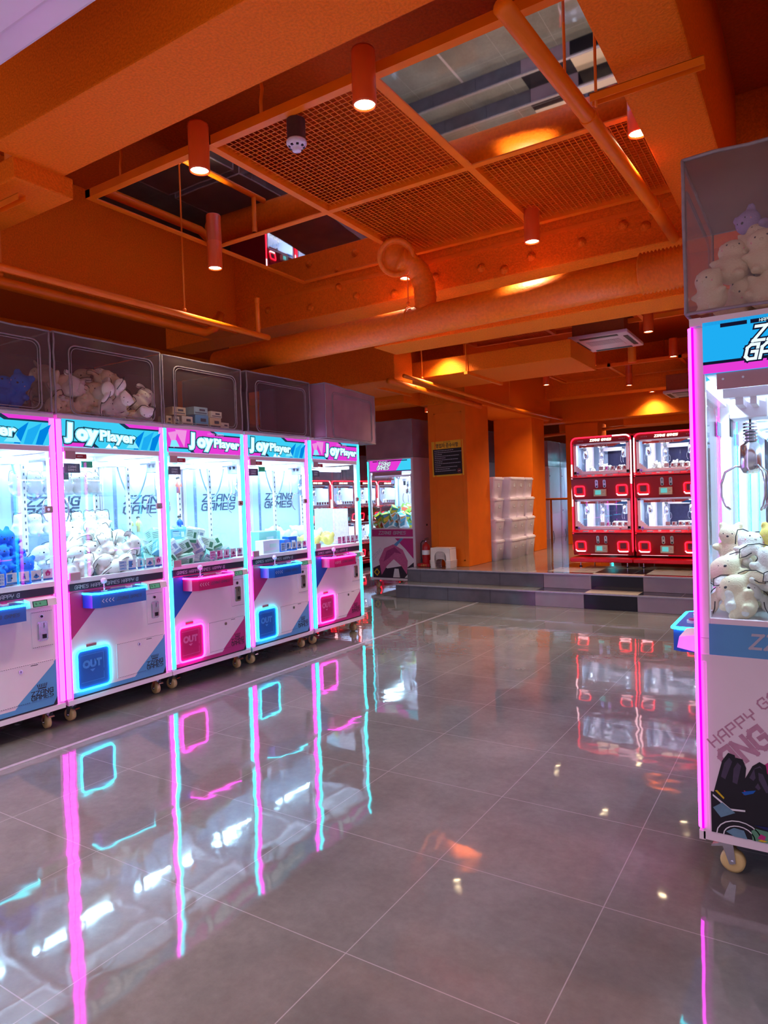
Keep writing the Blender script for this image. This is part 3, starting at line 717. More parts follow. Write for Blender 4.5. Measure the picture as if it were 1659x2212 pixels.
def crane(name, theme, label, loc, rz, posts, group, inside='panel', side_art=False, side_theme='blue', light=True, claw=(-0.27, 0.22), watts=None):
    T = THEMES[theme]; t = thing(name, label, 'crane machine', loc, rz, group)
    D = 0.79; HW = 0.40
    U, V = (1, 0, 0), (0, 0, 1)
    # lower cabinet body and bottom rail
    b = MB()
    b.box((-HW, 0.014, 0.125), (HW, D, 0.83), STEEL); b.box((-HW, 0.0, 0.122), (HW, 0.02, 0.152), STEEL)
    b.box((-HW + 0.03, 0.03, 0.118), (HW - 0.03, D - 0.03, 0.126), DARKM)
    b.build('cabinet', t)
    # printed front panel with triangles and logo
    b = MB(); O = (0, 0.012, 0); x0, x1 = -0.365, 0.35
    b.box((x0, 0.004, 0.155), (x1, 0.014, 0.818), STEEL); O = (0, 0.004, 0)
    b.flat([(x0, 0.818), (x0, 0.526), (x0 + 0.295, 0.818)], O, U, V, 0.0006, T['tri'])
    b.flat([(x0, 0.163), (x1, 0.163), (x1, 0.20), (x0 + 0.46, 0.19), (x0, 0.19)], O, U, V, 0.0006, T['p'])
    b.flat([(x0 + 0.455, 0.19), (x1, 0.19), (x1, 0.434)], O, U, V, 0.0007, T['p'])
    b.flat([(x0, 0.155), (x1, 0.155), (x1, 0.163), (x0, 0.163)], O, U, V, 0.0009, BLACK)
    b.flat([(x1 - 0.03, 0.155), (x1, 0.155), (x1, 0.205)], O, U, V, 0.0010, BLACK)
    # crown logo with letters
    lx = 0.255
    for k, a in enumerate((-0.030, -0.018, -0.006, 0.006, 0.018, 0.030)):
        b.flat([(lx + a * 0.8 - 0.0025, 0.286), (lx + a * 0.8 + 0.0025, 0.286), (lx + a + 0.0025, 0.302 + 0.006 * (1 - abs(a) / 0.03)), (lx + a - 0.0025, 0.302 + 0.006 * (1 - abs(a) / 0.03))], O, U, V, 0.0012, BLACK)
    b.flat([(lx - 0.026, 0.280), (lx + 0.026, 0.280), (lx + 0.026, 0.285), (lx - 0.026, 0.285)], O, U, V, 0.0012, BLACK)
    b.flat([(lx - 0.004, 0.312), (lx + 0.004, 0.312), (lx, 0.322)], O, U, V, 0.0012, BLACK)
    b.flat([(lx - 0.02, 0.266), (lx + 0.02, 0.266), (lx + 0.02, 0.274), (lx - 0.02, 0.274)], O, U, V, 0.0012, NAVY)
    b.geo2(xf2(stroke('ZZANG', 0.023, 0, 1.1, 1.7, 'c', 1.3), 0, lx, 0.240), O, U, V, 0.0012, BLACK)
    b.geo2(xf2(stroke('GAMES', 0.023, 0, 1.1, 1.7, 'c', 1.3), 0, lx, 0.210), O, U, V, 0.0012, BLACK)
    b.build('front_panel', t)
    # black strip with pixel lettering
    b = MB(); b.box((x0, 0.002, 0.830), (x1, 0.014, 0.874), NAVY); b.box((x0, 0.002, 0.822), (x1, 0.014, 0.830), T['tri'] if theme == 'blue' else PINKP)
    g = stroke('GAMES HAPPY GAMES HAPPY G', 0.021, 0.12, 0.85, 1.7); g = clip_u(g, 0.66)
    b.geo2(xf2(g, 0, x0 + 0.035, 0.841), (0, 0.002, 0), U, V, 0.0008, GREYP); b.build('lettered_strip', t)
    # frame: rails, corner posts, roof
    b = MB()
    b.rbox((-HW + 0.0006, 0.012, 0.8302), (-HW + 0.035, 0.0494, 1.8995), STEEL, 0.004); b.rbox((HW - 0.035, 0.012, 0.8302), (HW - 0.0006, 0.0494, 1.8995), STEEL, 0.004)
    b.box((-HW + 0.0006, D - 0.03, 0.8302), (-HW + 0.03, D - 0.0005, 1.8995), STEEL); b.box((HW - 0.03, D - 0.03, 0.8302), (HW - 0.0006, D - 0.0005, 1.8995), STEEL)
    b.box((-HW + 0.035, 0.004, 0.876), (HW - 0.035, 0.04, 0.905), STEEL)
    b.box((-HW + 0.035, 0.004, 1.70), (HW - 0.035, 0.04, 1.73), STEEL); b.box((-HW, 0.004, 1.9052), (HW, 0.04, 1.932), STEEL)
    b.box((-HW, 0.0402, 1.90), (HW, D, 1.93), STEEL)
    for s in (-1, 1):
        if not (side_art and s == 1): b.box((s * HW, 0.05, 1.70), (s * (HW - 0.02), D - 0.03, 1.90), STEEL)
        b.box((s * HW, 0.05, 0.83), (s * (HW - 0.02), D - 0.03, 0.90), STEEL)
    b.build('frame', t)
    joy_marquee(theme).build('marquee', t)
    for s, m in ((-1, posts[0]), (1, posts[1])):
        if m is None: continue
        core, edge = (N_PINKC, N_PINKE) if m == 'pink' else (N_CYANC, N_CYANE)
        b = post_strip(s * (HW - 0.0105), N_PINK if m == 'pink' else N_CYAN, edge, s); b.build('neon_post', t)
    # window door with hinges, lock and stickers
    b = MB(); b.box((-0.365, 0.006, 0.905), (0.365, 0.010, 1.70), GLASS); wdo = b.build('front_window', t)
    b = MB(); b.rbox((-0.362, -0.006, 1.655), (-0.29, 0.006, 1.705), STEEL_D, 0.004); b.build('hinge_plate', wdo)
    b = MB(); b.rbox((-0.362, -0.006, 0.895), (-0.29, 0.006, 0.945), STEEL_D, 0.004); b.build('hinge_plate', wdo)
    b = MB(); b.rbox((0.315, -0.010, 1.325), (0.365, 0.006, 1.365), STEEL_D, 0.003); b.cyl((0.335, -0.012, 1.345), (0.335, -0.006, 1.345), 0.009, CHROME, 14); b.build('window_lock', wdo)
    b = MB(); b.box((-0.285, 0.002, 1.66), (-0.21, 0.006, 1.69), mat('red_notice_sticker', (168, 40, 52), 0.5)); b.geo2(xf2(stroke('HAPPY', 0.008, 0, 1.0), 0, -0.275, 1.671), (0, 0.002, 0), U, V, 0.0006, WHITEP); b.build('notice_sticker', wdo)
    b = MB(); b.box((-0.36, 0.014, 1.57), (-0.25, 0.018, 1.63), mat('grey_logo_sticker', (96, 88, 112), 0.5)); b.geo2(xf2(stroke('ZZANG', 0.012, 0, 0.9, 1.7, 'c'), 0, -0.305, 1.602), (0, 0.014, 0), U, V, 0.0006, WHITEP); b.geo2(xf2(stroke('GAMES', 0.012, 0, 0.9, 1.7, 'c'), 0, -0.305, 1.582), (0, 0.014, 0), U, V, 0.0006, WHITEP)
    b.build('logo_sticker', t)
    if theme == 'blue' and inside == 'panel':
        b = MB(); b.box((-0.24, 0.016, 1.605), (-0.16, 0.018, 1.645), mat('green_sticker', (40, 196, 132), 0.5)); b.build('green_sticker', t)
    cardm = mat('card_blue', (60, 130, 206), 0.5) if theme == 'blue' else mat('card_pink', (186, 66, 140), 0.5)
    for k in range(5):
        cx = 0.005 + 0.073 * k
        b = MB(); b.box((cx, 0.0125, 0.918), (cx + 0.06, 0.0145, 0.985), WHITEP); OO = (0, 0.0125, 0)
        if k == 0:
            for q in range(3): b.geo2(xf2(stroke('GAMES', 0.011, 0, 1.2, 1.5), 0, cx + 0.007, 0.926 + 0.02 * q), OO, U, V, 0.0005, cardm)
        else:
            b.flat([(cx, 0.918), (cx + 0.06, 0.918), (cx + 0.06, 0.930), (cx, 0.930)], OO, U, V, 0.0005, cardm)
            ps = [[(0.004, 0.935), (0.028, 0.935), (0.034, 0.978), (0.004, 0.978)], [(0.02, 0.94), (0.04, 0.94), (0.034, 0.975), (0.026, 0.975)], [(0.012, 0.945), (0.03, 0.935), (0.05, 0.945), (0.03, 0.968)], [(0.018, 0.945), (0.042, 0.945), (0.048, 0.965), (0.03, 0.98), (0.014, 0.965)]][k - 1]
            b.flat([(cx + p, q) for p, q in ps], OO, U, V, 0.0006, cardm if k != 4 else PINKP)
            b.flat([(cx + 0.026, 0.95), (cx + 0.034, 0.95), (cx + 0.034, 0.958), (cx + 0.026, 0.958)], OO, U, V, 0.0009, BLACK if k != 4 else WHITEP)
        b.build('window_card', wdo)
    # side glass
    for s in (-1, 1): MB().box((s * (HW - 0.012), 0.05, 0.90), (s * (HW - 0.016), D - 0.03, 1.70 if not (side_art and s == 1) else 1.735), GLASS).build('side_window', t)
    # bed and interior
    b = MB(); b.box((-HW + 0.03, 0.04, 0.86), (HW - 0.03, D - 0.02, 0.885), WHITEP); b.box((-HW + 0.03, 0.05, 1.735), (HW - 0.03, D - 0.02, 1.75), WHITEP)
    b.build('prize_bed', t)
    if inside == 'panel':
        b = MB(); b.box((-HW + 0.03, D - 0.026, 0.885), (HW - 0.03, D - 0.012, 1.74), BACKP); OO = (0, D - 0.026, 0)
        b.geo2(xf2(stroke('ZZANG', 0.060, 0.16, 1.2, 1.7, 'c', 1.5), 0, 0.02, 1.372), OO, U, V, 0.001, TEXTGREY)
        b.geo2(xf2(stroke('GAMES', 0.060, 0.16, 1.2, 1.7, 'c', 1.5), 0, 0.005, 1.290), OO, U, V, 0.001, TEXTGREY)
        rr = random.Random(int(loc[1] * 10))
        for k in range(16):
            cx, cz = rr.uniform(-0.3, 0.3), rr.choice([rr.uniform(0.95, 1.25), rr.uniform(1.45, 1.7)]); n = rr.choice([3, 3, 4, 5, 14]); r0 = rr.uniform(0.03, 0.1); a0 = rr.uniform(0, 6)
            pl = [(cx + r0 * math.cos(a0 + 2 * PI * q / n), cz + r0 * math.sin(a0 + 2 * PI * q / n)) for q in range(n)]
            for q in range(n):
                A, B2 = Vector(pl[q]), Vector(pl[(q + 1) % n]); d = (B2 - A).normalized(); nn = Vector((-d.y, d.x)) * 0.0012
                b.flat([tuple(A - nn), tuple(B2 - nn), tuple(B2 + nn), tuple(A + nn)], OO, U, V, 0.0006 + 0.00002 * k, LINEP)
        b.flat([(-0.285, 0.9), (-0.25, 0.9), (-0.25, 1.73), (-0.285, 1.73)], OO, U, V, 0.0004, mat('grey_blue_side_strip', (120, 138, 172), 0.5))
        b.geo2(xf2(stroke('HAPPY GAMES HAPPY GAMES HAPPY', 0.014, 0, 0.9), PI / 2, -0.26, 0.95), OO, U, V, 0.0010, TEXTGREY)
        b.build('back_panel', t)
    else:
        MB().box((-HW + 0.03, D - 0.02, 0.885), (HW - 0.03, D - 0.014, 1.74), GLASS).build('back_window', t)
        if inside == 'board':
            b = MB(); b.box((-0.36, D - 0.05, 0.90), (-0.01, D - 0.04, 1.36), mat('pale_blue_board', (196, 222, 236), 0.5)); b.box((-0.01, D - 0.05, 0.90), (0.22, D - 0.04, 1.34), mat('pink_grey_board', (206, 176, 186), 0.5)); b.build('back_board', t)
    # perforated shelf posts with brackets, inner light tubes, gantry
    for (px, py) in ((-0.345, 0.50), (0.345, D - 0.06)):
        b = MB(); b.box((px - 0.014, py - 0.01, 0.885), (px + 0.014, py + 0.01, 1.70), STEEL)
        for k in range(16): b.box((px - 0.004, py - 0.0115, 0.93 + 0.046 * k), (px + 0.004, py - 0.0098, 0.948 + 0.046 * k), DARKM)
        b.build('slotted_post', t)
    b = MB()
    b.box((-0.36, 0.10, 1.655), (-0.335, D - 0.06, 1.685), STEEL); b.box((0.335, 0.10, 1.655), (0.36, D - 0.06, 1.685), STEEL)
    b.box((-0.34, claw[1] - 0.03, 1.63), (0.34, claw[1] - 0.005, 1.655), STEEL); b.box((-0.34, claw[1] + 0.015, 1.63), (0.34, claw[1] + 0.035, 1.655), STEEL); b.build('gantry', t)
    b = MB(); b.cyl((-0.33, 0.055, 1.715), (0.33, 0.055, 1.715), 0.010, LED_W, 10); b.build('light_tube', t)
    b = MB(); b.cyl((-0.33, D - 0.06, 1.72), (0.33, D - 0.06, 1.72), 0.010, LED_W, 10); b.build('light_tube', t)
    claw_parts(t, claw[0], claw[1], 1.665, 1.44, 1.0)
    pts = []
    for k in range(41):
        q = k / 40; px = -0.37 + 0.28 * q; zz = 1.66 - 0.25 * math.sin(PI * q) ** 0.8
        pts.append((px, 0.58, zz))
    MB().tube(pts, 0.0065, mat('pale_hose', (150, 168, 190), 0.4), 8).build('coil_hose', t)
    b = MB(); b.tube([(-0.03, 0.58, 1.66), (-0.03, 0.58, 1.46), (-0.01, 0.58, 1.42), (0.01, 0.58, 1.46), (0.01, 0.58, 1.66)], 0.006, STEEL, 8); b.build('cable_loop', t)
    if light:
        area('cabinet_light', t, (0, 0.075, 1.70), 0.62, 0.03, (watts or CRANE_W) * 0.6, (0.46, 0.80, 1.0), (0.7, 0, 0))
        area('cabinet_light', t, (0, D - 0.09, 1.71), 0.62, 0.03, (watts or CRANE_W) * 0.6, (0.46, 0.80, 1.0), (-0.35, 0, 0))
    # control shelf
    b = MB(); y1 = -0.118
    prof = [(-0.28, 0.0), (-0.27, -0.085), (-0.235, y1), (0.11, y1), (0.125, -0.09), (0.125, 0.0)]
    b.prism([(p[0], p[1]) for p in prof], (0, 0, 0.715), (1, 0, 0), (0, 1, 0), 0.085, T['d'], (0, 0, 1))
    b.prism([(p[0] * 0.985 - 0.001, p[1] * 0.94) for p in prof], (0, 0, 0.80), (1, 0, 0), (0, 1, 0), 0.012, T['d'], (0, 0, 1))
    for k in range(4):
        g = stroke('<', 0.022, 0, 0.9); b.geo2(xf2(g, 0, -0.222 + 0.024 * k, 0.746), (0, y1, 0), U, V, 0.001, WHITEP)
    b.geo2(xf2(stroke('ZZANG GAMES', 0.018, 0.2, 0.9), 0, -0.115, 0.748), (0, y1, 0), U, V, 0.001, TEXTGREY)
    cs = b.build('control_shelf', t)
    MB().tube([(p[0], p[1] - 0.003, 0.806) for p in prof[0:1]] + [(p[0] + (-0.003 if p[0] < 0 else 0.003), p[1] - 0.003, 0.806) for p in prof[1:5]] + [(prof[5][0], 0, 0.806)], 0.0065, T['neon'], 8).build('neon_edge', cs)
    b = MB(); b.cyl((-0.165, -0.06, 0.812), (-0.165, -0.06, 0.818), 0.026, CHROME, 18); b.cyl((-0.165, -0.06, 0.815), (-0.165, -0.06, 0.865), 0.006, CHROME, 10)
    b.ball((-0.165, -0.06, 0.878), 0.020, mat('clear_ball_knob', (230, 214, 240), 0.15), 16); b.build('joystick', cs)
    b = MB(); b.cyl((0.02, -0.06, 0.812), (0.02, -0.06, 0.822), 0.022, WHITEP, 18); b.cyl((0.02, -0.06, 0.822), (0.02, -0.06, 0.828), 0.016, PINKP, 16); b.build('push_button', cs)
    # coin display, coin door, service door
    b = MB(); b.prism([(0.0, 0.825), (-0.062, 0.815), (-0.070, 0.775), (0.0, 0.762)], (0.165, 0, 0), (0, 1, 0), (0, 0, 1), 0.165, STEEL, (1, 0, 0))
    q0 = Vector((0, -0.0625, 0.815)); vv = Vector((0, -0.008, -0.040)).normalized(); cd = b.build('coin_display', t)
    b = MB(); Uu = Vector((1, 0, 0)); Vv = -vv
    b.flat([(0.185, -0.036), (0.265, -0.036), (0.265, -0.006), (0.185, -0.006)], q0, Uu, Vv, 0.0012, LCD)
    b.flat([(0.180, -0.039), (0.270, -0.039), (0.270, -0.003), (0.180, -0.003)], q0, Uu, Vv, 0.0006, DARKM)
    b.geo2(xf2(stroke('4 4', 0.014, 0, 0.9), 0, 0.195, -0.027), q0, Uu, Vv, 0.002, BLACK); b.build('lcd_screen', cd)
    b = MB(); b.box((0.205, -0.002, 0.525), (0.335, 0.004, 0.738), STEEL)
    for k in range(11):
        xx = 0.208 + 0.0118 * k
        b.box((xx, -0.0032, 0.7345), (xx + 0.006, -0.002, 0.7370), DARKM); b.box((xx, -0.0032, 0.5265), (xx + 0.006, -0.002, 0.5290), DARKM)
    cdo = b.build('coin_door', t)
    b = MB(); b.cyl((0.265, -0.002, 0.708), (0.265, -0.008, 0.708), 0.013, CHROME, 16); b.cyl((0.265, -0.008, 0.708), (0.265, -0.011, 0.708), 0.008, DARKM, 12); b.build('door_lock', cdo)
    b = MB(); b.prism(rrect(0.066, 0.118, 0.014, 4, 0.270, 0.620), (0, -0.002, 0), U, V, -0.004, CHROME, (0, 1, 0))
    b.prism(rrect(0.016, 0.095, 0.006, 3, 0.250, 0.620), (0, -0.006, 0), U, V, -0.006, CHROME, (0, 1, 0)); b.box((0.277, -0.0075, 0.640), (0.2805, -0.006, 0.668), BLACK)
    b.box((0.268, -0.0095, 0.575), (0.292, -0.006, 0.600), DARKM); b.build('coin_plate', cdo)
    b = MB(); b.box((-0.045, 0.001, 0.21), (0.335, 0.004, 0.437), STEEL)
    for k in range(30):
        xx = -0.043 + 0.0126 * k
        b.box((xx, -0.0002, 0.434), (xx + 0.006, 0.001, 0.4362), DARKM)
        if k < 18: b.box((xx, -0.0002, 0.2105), (xx + 0.006, 0.001, 0.2125), DARKM)
    b.box((-0.045, -0.0002, 0.212), (-0.0435, 0.001, 0.434), STEEL_D)
    b.flat([(0.10, 0.21), (0.335, 0.21), (0.335, 0.412)], (0, 0.001, 0), U, V, 0.0006, T['p'])
    b.flat([(0.19, 0.423), (0.235, 0.423), (0.235, 0.427), (0.19, 0.427)], (0, 0.001, 0), U, V, 0.0006, BLACK)
    for k, a in enumerate((-0.030, -0.018, -0.006, 0.006, 0.018, 0.030)):
        b.flat([(lx + a * 0.8 - 0.0025, 0.286), (lx + a * 0.8 + 0.0025, 0.286), (lx + a + 0.0025, 0.306), (lx + a - 0.0025, 0.306)], (0, 0.001, 0), U, V, 0.0012, BLACK)
    b.geo2(xf2(stroke('ZZANG', 0.023, 0, 1.1, 1.7, 'c', 1.3), 0, lx, 0.245), (0, 0.001, 0), U, V, 0.0012, BLACK)
    b.geo2(xf2(stroke('GAMES', 0.023, 0, 1.1, 1.7, 'c', 1.3), 0, lx, 0.217), (0, 0.001, 0), U, V, 0.0012, BLACK)
    b.flat([(lx - 0.026, 0.276), (lx + 0.026, 0.276), (lx + 0.026, 0.283), (lx - 0.026, 0.283)], (0, 0.001, 0), U, V, 0.0012, BLACK)
    sd = b.build('service_door', t)
    b = MB(); b.cyl((0.128, 0.001, 0.405), (0.128, -0.006, 0.405), 0.012, CHROME, 16); b.box((0.126, -0.0075, 0.399), (0.130, -0.006, 0.411), BLACK); b.build('door_lock', sd)
    # prize door
    b = MB(); b.prism(rrect(0.232, 0.248, 0.03, 5, -0.225, 0.325), (0, 0.004, 0), U, V, -0.012, T['d'], (0, 1, 0))
    OO = (0, -0.008, 0); FT = mat('prize_door_print_' + theme, (78, 150, 232) if theme == 'blue' else (226, 110, 168), 0.4)
    b.geo2(xf2(font('OUT', 0.062, 0.07, 'c', 1.0), 0, -0.235, 0.335), OO, U, V, 0.001, FT)
    b.flat([(-0.255, 0.320), (-0.235, 0.303), (-0.215, 0.320)], OO, U, V, 0.001, FT)
    for (a, c, d, e) in ((-0.315, 0.243, -0.155, 0.2455), (-0.155, 0.243, -0.1525, 0.29), (-0.315, 0.415, -0.155, 0.4175), (-0.155, 0.31, -0.1525, 0.4175)):
        b.flat([(a, c), (d, c), (d, e), (a, e)], OO, U, V, 0.001, FT)
    pd = b.build('prize_door', t)
    neon_frame(-0.225, 0.325, 0.236, 0.252, 0.03, 0.0066, T['neon']).build('neon_ring', pd)
    b = MB(); b.box((-0.265, 0.0, 0.463), (-0.195, 0.004, 0.478), mat('red_notice_sticker', (168, 40, 52), 0.5)); b.build('warning_sticker', t)
    # side art (faces local +x)
    if side_art:
        ax = HW; OO = (ax, 0, 0); SU = (0, 1, 0); b = MB()
        y0, y1s = 0.045, D - 0.03
        ca, cb, cc = (M_SKY, M_PK, BLUEP) if side_theme == 'blue' else (M_PK, M_CY, PINKP)
        b.box((ax - 0.02, y0, 1.738), (ax, y1s, 1.912), ca)
        if side_theme == 'blue':
            b.flat([(y0, 1.768), (y1s, 1.768), (y1s, 1.778), (y0, 1.778)], OO, SU, V, 0.0008, lit('marquee_black', (22, 24, 52), 0.8)); b.flat([(y0, 1.738), (y1s, 1.738), (y1s, 1.768), (y0, 1.768)], OO, SU, V, 0.0008, M_PK)
        else:
            b.flat([(0.50, 1.738), (y1s, 1.738), (y1s, 1.912), (0.62, 1.912)], OO, SU, V, 0.0008, M_CY); b.flat([(y0, 1.738), (y1s, 1.738), (y1s, 1.75), (y0, 1.75)], OO, SU, V, 0.001, M_DK)
        DKT = lit('marquee_black', (22, 24, 52), 0.8)
        b.flat([(0.10, 1.888), (0.18, 1.888), (0.18, 1.901), (0.10, 1.901)], OO, SU, V, 0.001, DKT); b.flat([(0.19, 1.888), (0.70, 1.888), (0.70, 1.901), (0.19, 1.901)], OO, SU, V, 0.001, DKT)
        b.geo2(xf2(stroke('HAPPY GAMES HAPPY', 0.009, 0.1, 0.9), 0, 0.216, 1.890), OO, SU, V, 0.0018, M_WH)
        for (s, zz, yy) in (('ZZANG', 1.826, 0.197), ('GAMES', 1.768, 0.172)):
            g = stroke(s, 0.046, 0.22, 2.6, 1.7); b.geo2(xf2(g, 0, yy, zz + 0.003), OO, SU, V, 0.002, DKT)
            g = stroke(s, 0.046, 0.22, 1.25, 1.7); b.geo2(xf2(g, 0, yy, zz + 0.003), OO, SU, V, 0.003, M_WH)
        b.build('side_marquee', t)
        b = MB(); b.rbox((ax - 0.012, 0.085, 1.682), (ax - 0.004, 0.60, 1.737), STEEL_D, 0.002)
        for yy in (0.105, 0.165, 0.30, 0.45): b.cyl((ax - 0.004, yy, 1.715), (ax - 0.001, yy, 1.715), 0.004, CHROME, 10)
        b.build('track_cover', t)
        b = MB(); b.box((ax - 0.006, y0, 0.775), (ax + 0.001, y1s, 0.882), cc)
        b.geo2(xf2(stroke('ZZANG GAMES', 0.045, 0.2, 1.2, 1.9, 'c'), 0, 0.40, 0.808), (ax + 0.001, 0, 0), SU, V, 0.001, GREYP); b.build('side_band', t)
        b = MB(); OO = (ax + 0.002, 0, 0); b.box((ax, 0.0, 0.752), (ax + 0.003, D, 0.775), STEEL); b.box((ax - 0.01, y0 - 0.01, 0.155), (ax + 0.002, y1s, 0.752), STEEL)
        PT = mat('faded_pink_lettering', (196, 142, 168), 0.5)
        if side_theme == 'blue':
            b.geo2(xf2(stroke('HAPPY', 0.032, 0, 0.9, 2.0, 'l', 1.2), math.radians(43), 0.055, 0.455), OO, SU, V, 0.0008, PT)
            b.geo2(xf2(stroke('GAMES', 0.032, 0, 0.9, 2.0, 'l', 1.2), math.radians(43), 0.205, 0.605), OO, SU, V, 0.0008, PT)
            b.geo2(xf2(stroke('ANG', 0.066, 0, 1.4, 1.6), math.radians(42), 0.105, 0.385), OO, SU, V, 0.0007, PT)
            b.flat([(0.13, 0.30), (0.13, 0.35), (0.50, 0.70), (0.75, 0.70), (0.75, 0.30)], OO, SU, V, 0.0010, PINKP)
            b.flat([(0.04, 0.158), (0.75, 0.158), (0.75, 0.28), (0.42, 0.30), (0.20, 0.33), (0.10, 0.29), (0.04, 0.30)], OO, SU, V, 0.0012, BLACK)
            GV = mat('purple_grey_print', (74, 62, 88), 0.45); CB = mat('steel_blue_print', (104, 142, 166), 0.45); YL = mat('yellow_print', (214, 180, 30), 0.45)
            def finger(x, z, l, wd, ang, k):
                a = math.radians(ang); c, s = math.cos(a), math.sin(a)
                sh = [(-wd / 2, 0), (wd / 2, 0), (wd / 2, l * 0.82), (wd * 0.2, l), (-wd * 0.25, l), (-wd / 2, l * 0.78)]
                b.flat([(x + p * c - q * s, z + p * s + q * c) for p, q in sh], OO, SU, V, 0.0016 + 0.0002 * k, BLACK)
                si = [(-wd * 0.3, l * 0.42), (wd * 0.02, l * 0.40), (wd * 0.16, l * 0.84), (-wd * 0.1, l * 0.9), (-wd * 0.32, l * 0.74)]
                b.flat([(x + p * c - q * s, z + p * s + q * c) for p, q in si], OO, SU, V, 0.0017 + 0.0002 * k, GV)
            for k, (x, z, l, wd, an) in enumerate(((0.070, 0.29, 0.155, 0.045, -14), (0.150, 0.32, 0.115, 0.045, -26), (0.115, 0.28, 0.150, 0.045, -6), (0.165, 0.30, 0.095, 0.042, -32), (0.245, 0.28, 0.14, 0.042, 26), (0.30, 0.29, 0.15, 0.045, 10))):
                finger(x, z, l, wd, an, k)
            b.flat([(0.135, 0.315), (0.150, 0.322), (0.178, 0.33), (0.170, 0.318), (0.145, 0.307)], OO, SU, V, 0.0032, BLUED)
            b.flat([(0.053, 0.305), (0.060, 0.308), (0.082, 0.286), (0.080, 0.280)], OO, SU, V, 0.0032, YL)
            b.flat([(0.046, 0.292), (0.10, 0.252), (0.145, 0.256), (0.145, 0.250), (0.098, 0.245), (0.046, 0.285)], OO, SU, V, 0.0032, WHITEP)
            b.flat([(0.046, 0.245), (0.075, 0.268), (0.115, 0.240), (0.07, 0.215)], OO, SU, V, 0.0033, CB); b.flat([(0.085, 0.17), (0.11, 0.158), (0.15, 0.158), (0.14, 0.185), (0.11, 0.188)], OO, SU, V, 0.0033, CB)
            for r in (0.055, 0.038):
                pl = [(0.125 + r * 1.25 * math.cos(q), 0.158 + r * math.sin(q)) for q in [PI * k / 10 for k in range(11)]]
                for q in range(10):
                    A, B2 = Vector(pl[q]), Vector(pl[q + 1]); d = (B2 - A).normalized(); nn = Vector((-d.y, d.x)) * 0.0018
                    b.flat([tuple(A - nn), tuple(B2 - nn), tuple(B2 + nn), tuple(A + nn)], OO, SU, V, 0.0034, WHITEP)
            GR = mat('green_print', (96, 150, 120), 0.45)
            b.flat([(0.165, 0.158), (0.162, 0.19), (0.175, 0.20), (0.21, 0.198), (0.225, 0.158)], OO, SU, V, 0.0034, GR)
            b.flat([(0.18, 0.168), (0.19, 0.185), (0.205, 0.18), (0.2, 0.165)], OO, SU, V, 0.0036, PINKP); b.flat([(0.18, 0.16), (0.20, 0.16), (0.21, 0.165), (0.19, 0.167)], OO, SU, V, 0.0037, YL)
            b.flat([(0.17, 0.21), (0.24, 0.215), (0.75, 0.26), (0.75, 0.20), (0.22, 0.20)], OO, SU, V, 0.0030, mat('navy_blue_print', (22, 30, 92), 0.45))
        else:
            # plain generic composition: magenta, navy and yellow shards
            b.flat([(0.45, 0.75), (y1s, 0.75), (y1s, 0.45), (0.62, 0.60)], OO, SU, V, 0.0008, PINKP); b.flat([(0.38, 0.62), (0.55, 0.75), (0.60, 0.75), (0.42, 0.58)], OO, SU, V, 0.0010, BLUEP)
            HP = mat('rose_print', (206, 96, 146), 0.45); 
            b.flat([(0.05, 0.158), (y1s, 0.158), (y1s, 0.40), (0.62, 0.30), (0.55, 0.34), (0.30, 0.30), (0.20, 0.36), (0.05, 0.30)], OO, SU, V, 0.0010, NAVY)
            b.flat([(0.20, 0.20), (0.16, 0.42), (0.26, 0.60), (0.42, 0.66), (0.58, 0.58), (0.66, 0.42), (0.64, 0.22), (0.55, 0.34), (0.42, 0.44), (0.30, 0.34)], OO, SU, V, 0.0014, HP)
            b.flat([(0.24, 0.40), (0.30, 0.56), (0.44, 0.62), (0.56, 0.52), (0.44, 0.54), (0.34, 0.46)], OO, SU, V, 0.0018, mat('dark_rose_print', (164, 58, 116), 0.45))
            b.flat([(0.06, 0.24), (0.12, 0.30), (0.17, 0.24), (0.12, 0.18)], OO, SU, V, 0.0020, mat('yellow_print', (214, 180, 30), 0.45)); b.flat([(0.085, 0.24), (0.12, 0.275), (0.15, 0.24), (0.12, 0.205)], OO, SU, V, 0.0022, NAVY)
            b.flat([(0.40, 0.17), (0.43, 0.30), (0.50, 0.30), (0.52, 0.17)], OO, SU, V, 0.0020, WHITEP); b.flat([(0.60, 0.17), (0.66, 0.23), (0.73, 0.17)], OO, SU, V, 0.0020, WHITEP)
            b.geo2(xf2(stroke('ZZANG', 0.05, 0, 0.5, 1.6), math.radians(42), 0.06, 0.42), OO, SU, V, 0.0008, GREYP)
        b.build('side_panel', t)
    for (x, y, rz_) in ((-0.33, 0.08, 0.15), (0.33, 0.08, -0.1), (-0.33, D - 0.10, 0.3), (0.33, D - 0.10, 0)): caster(t, x, y, y < 0.3, rz=rz_)
    return t

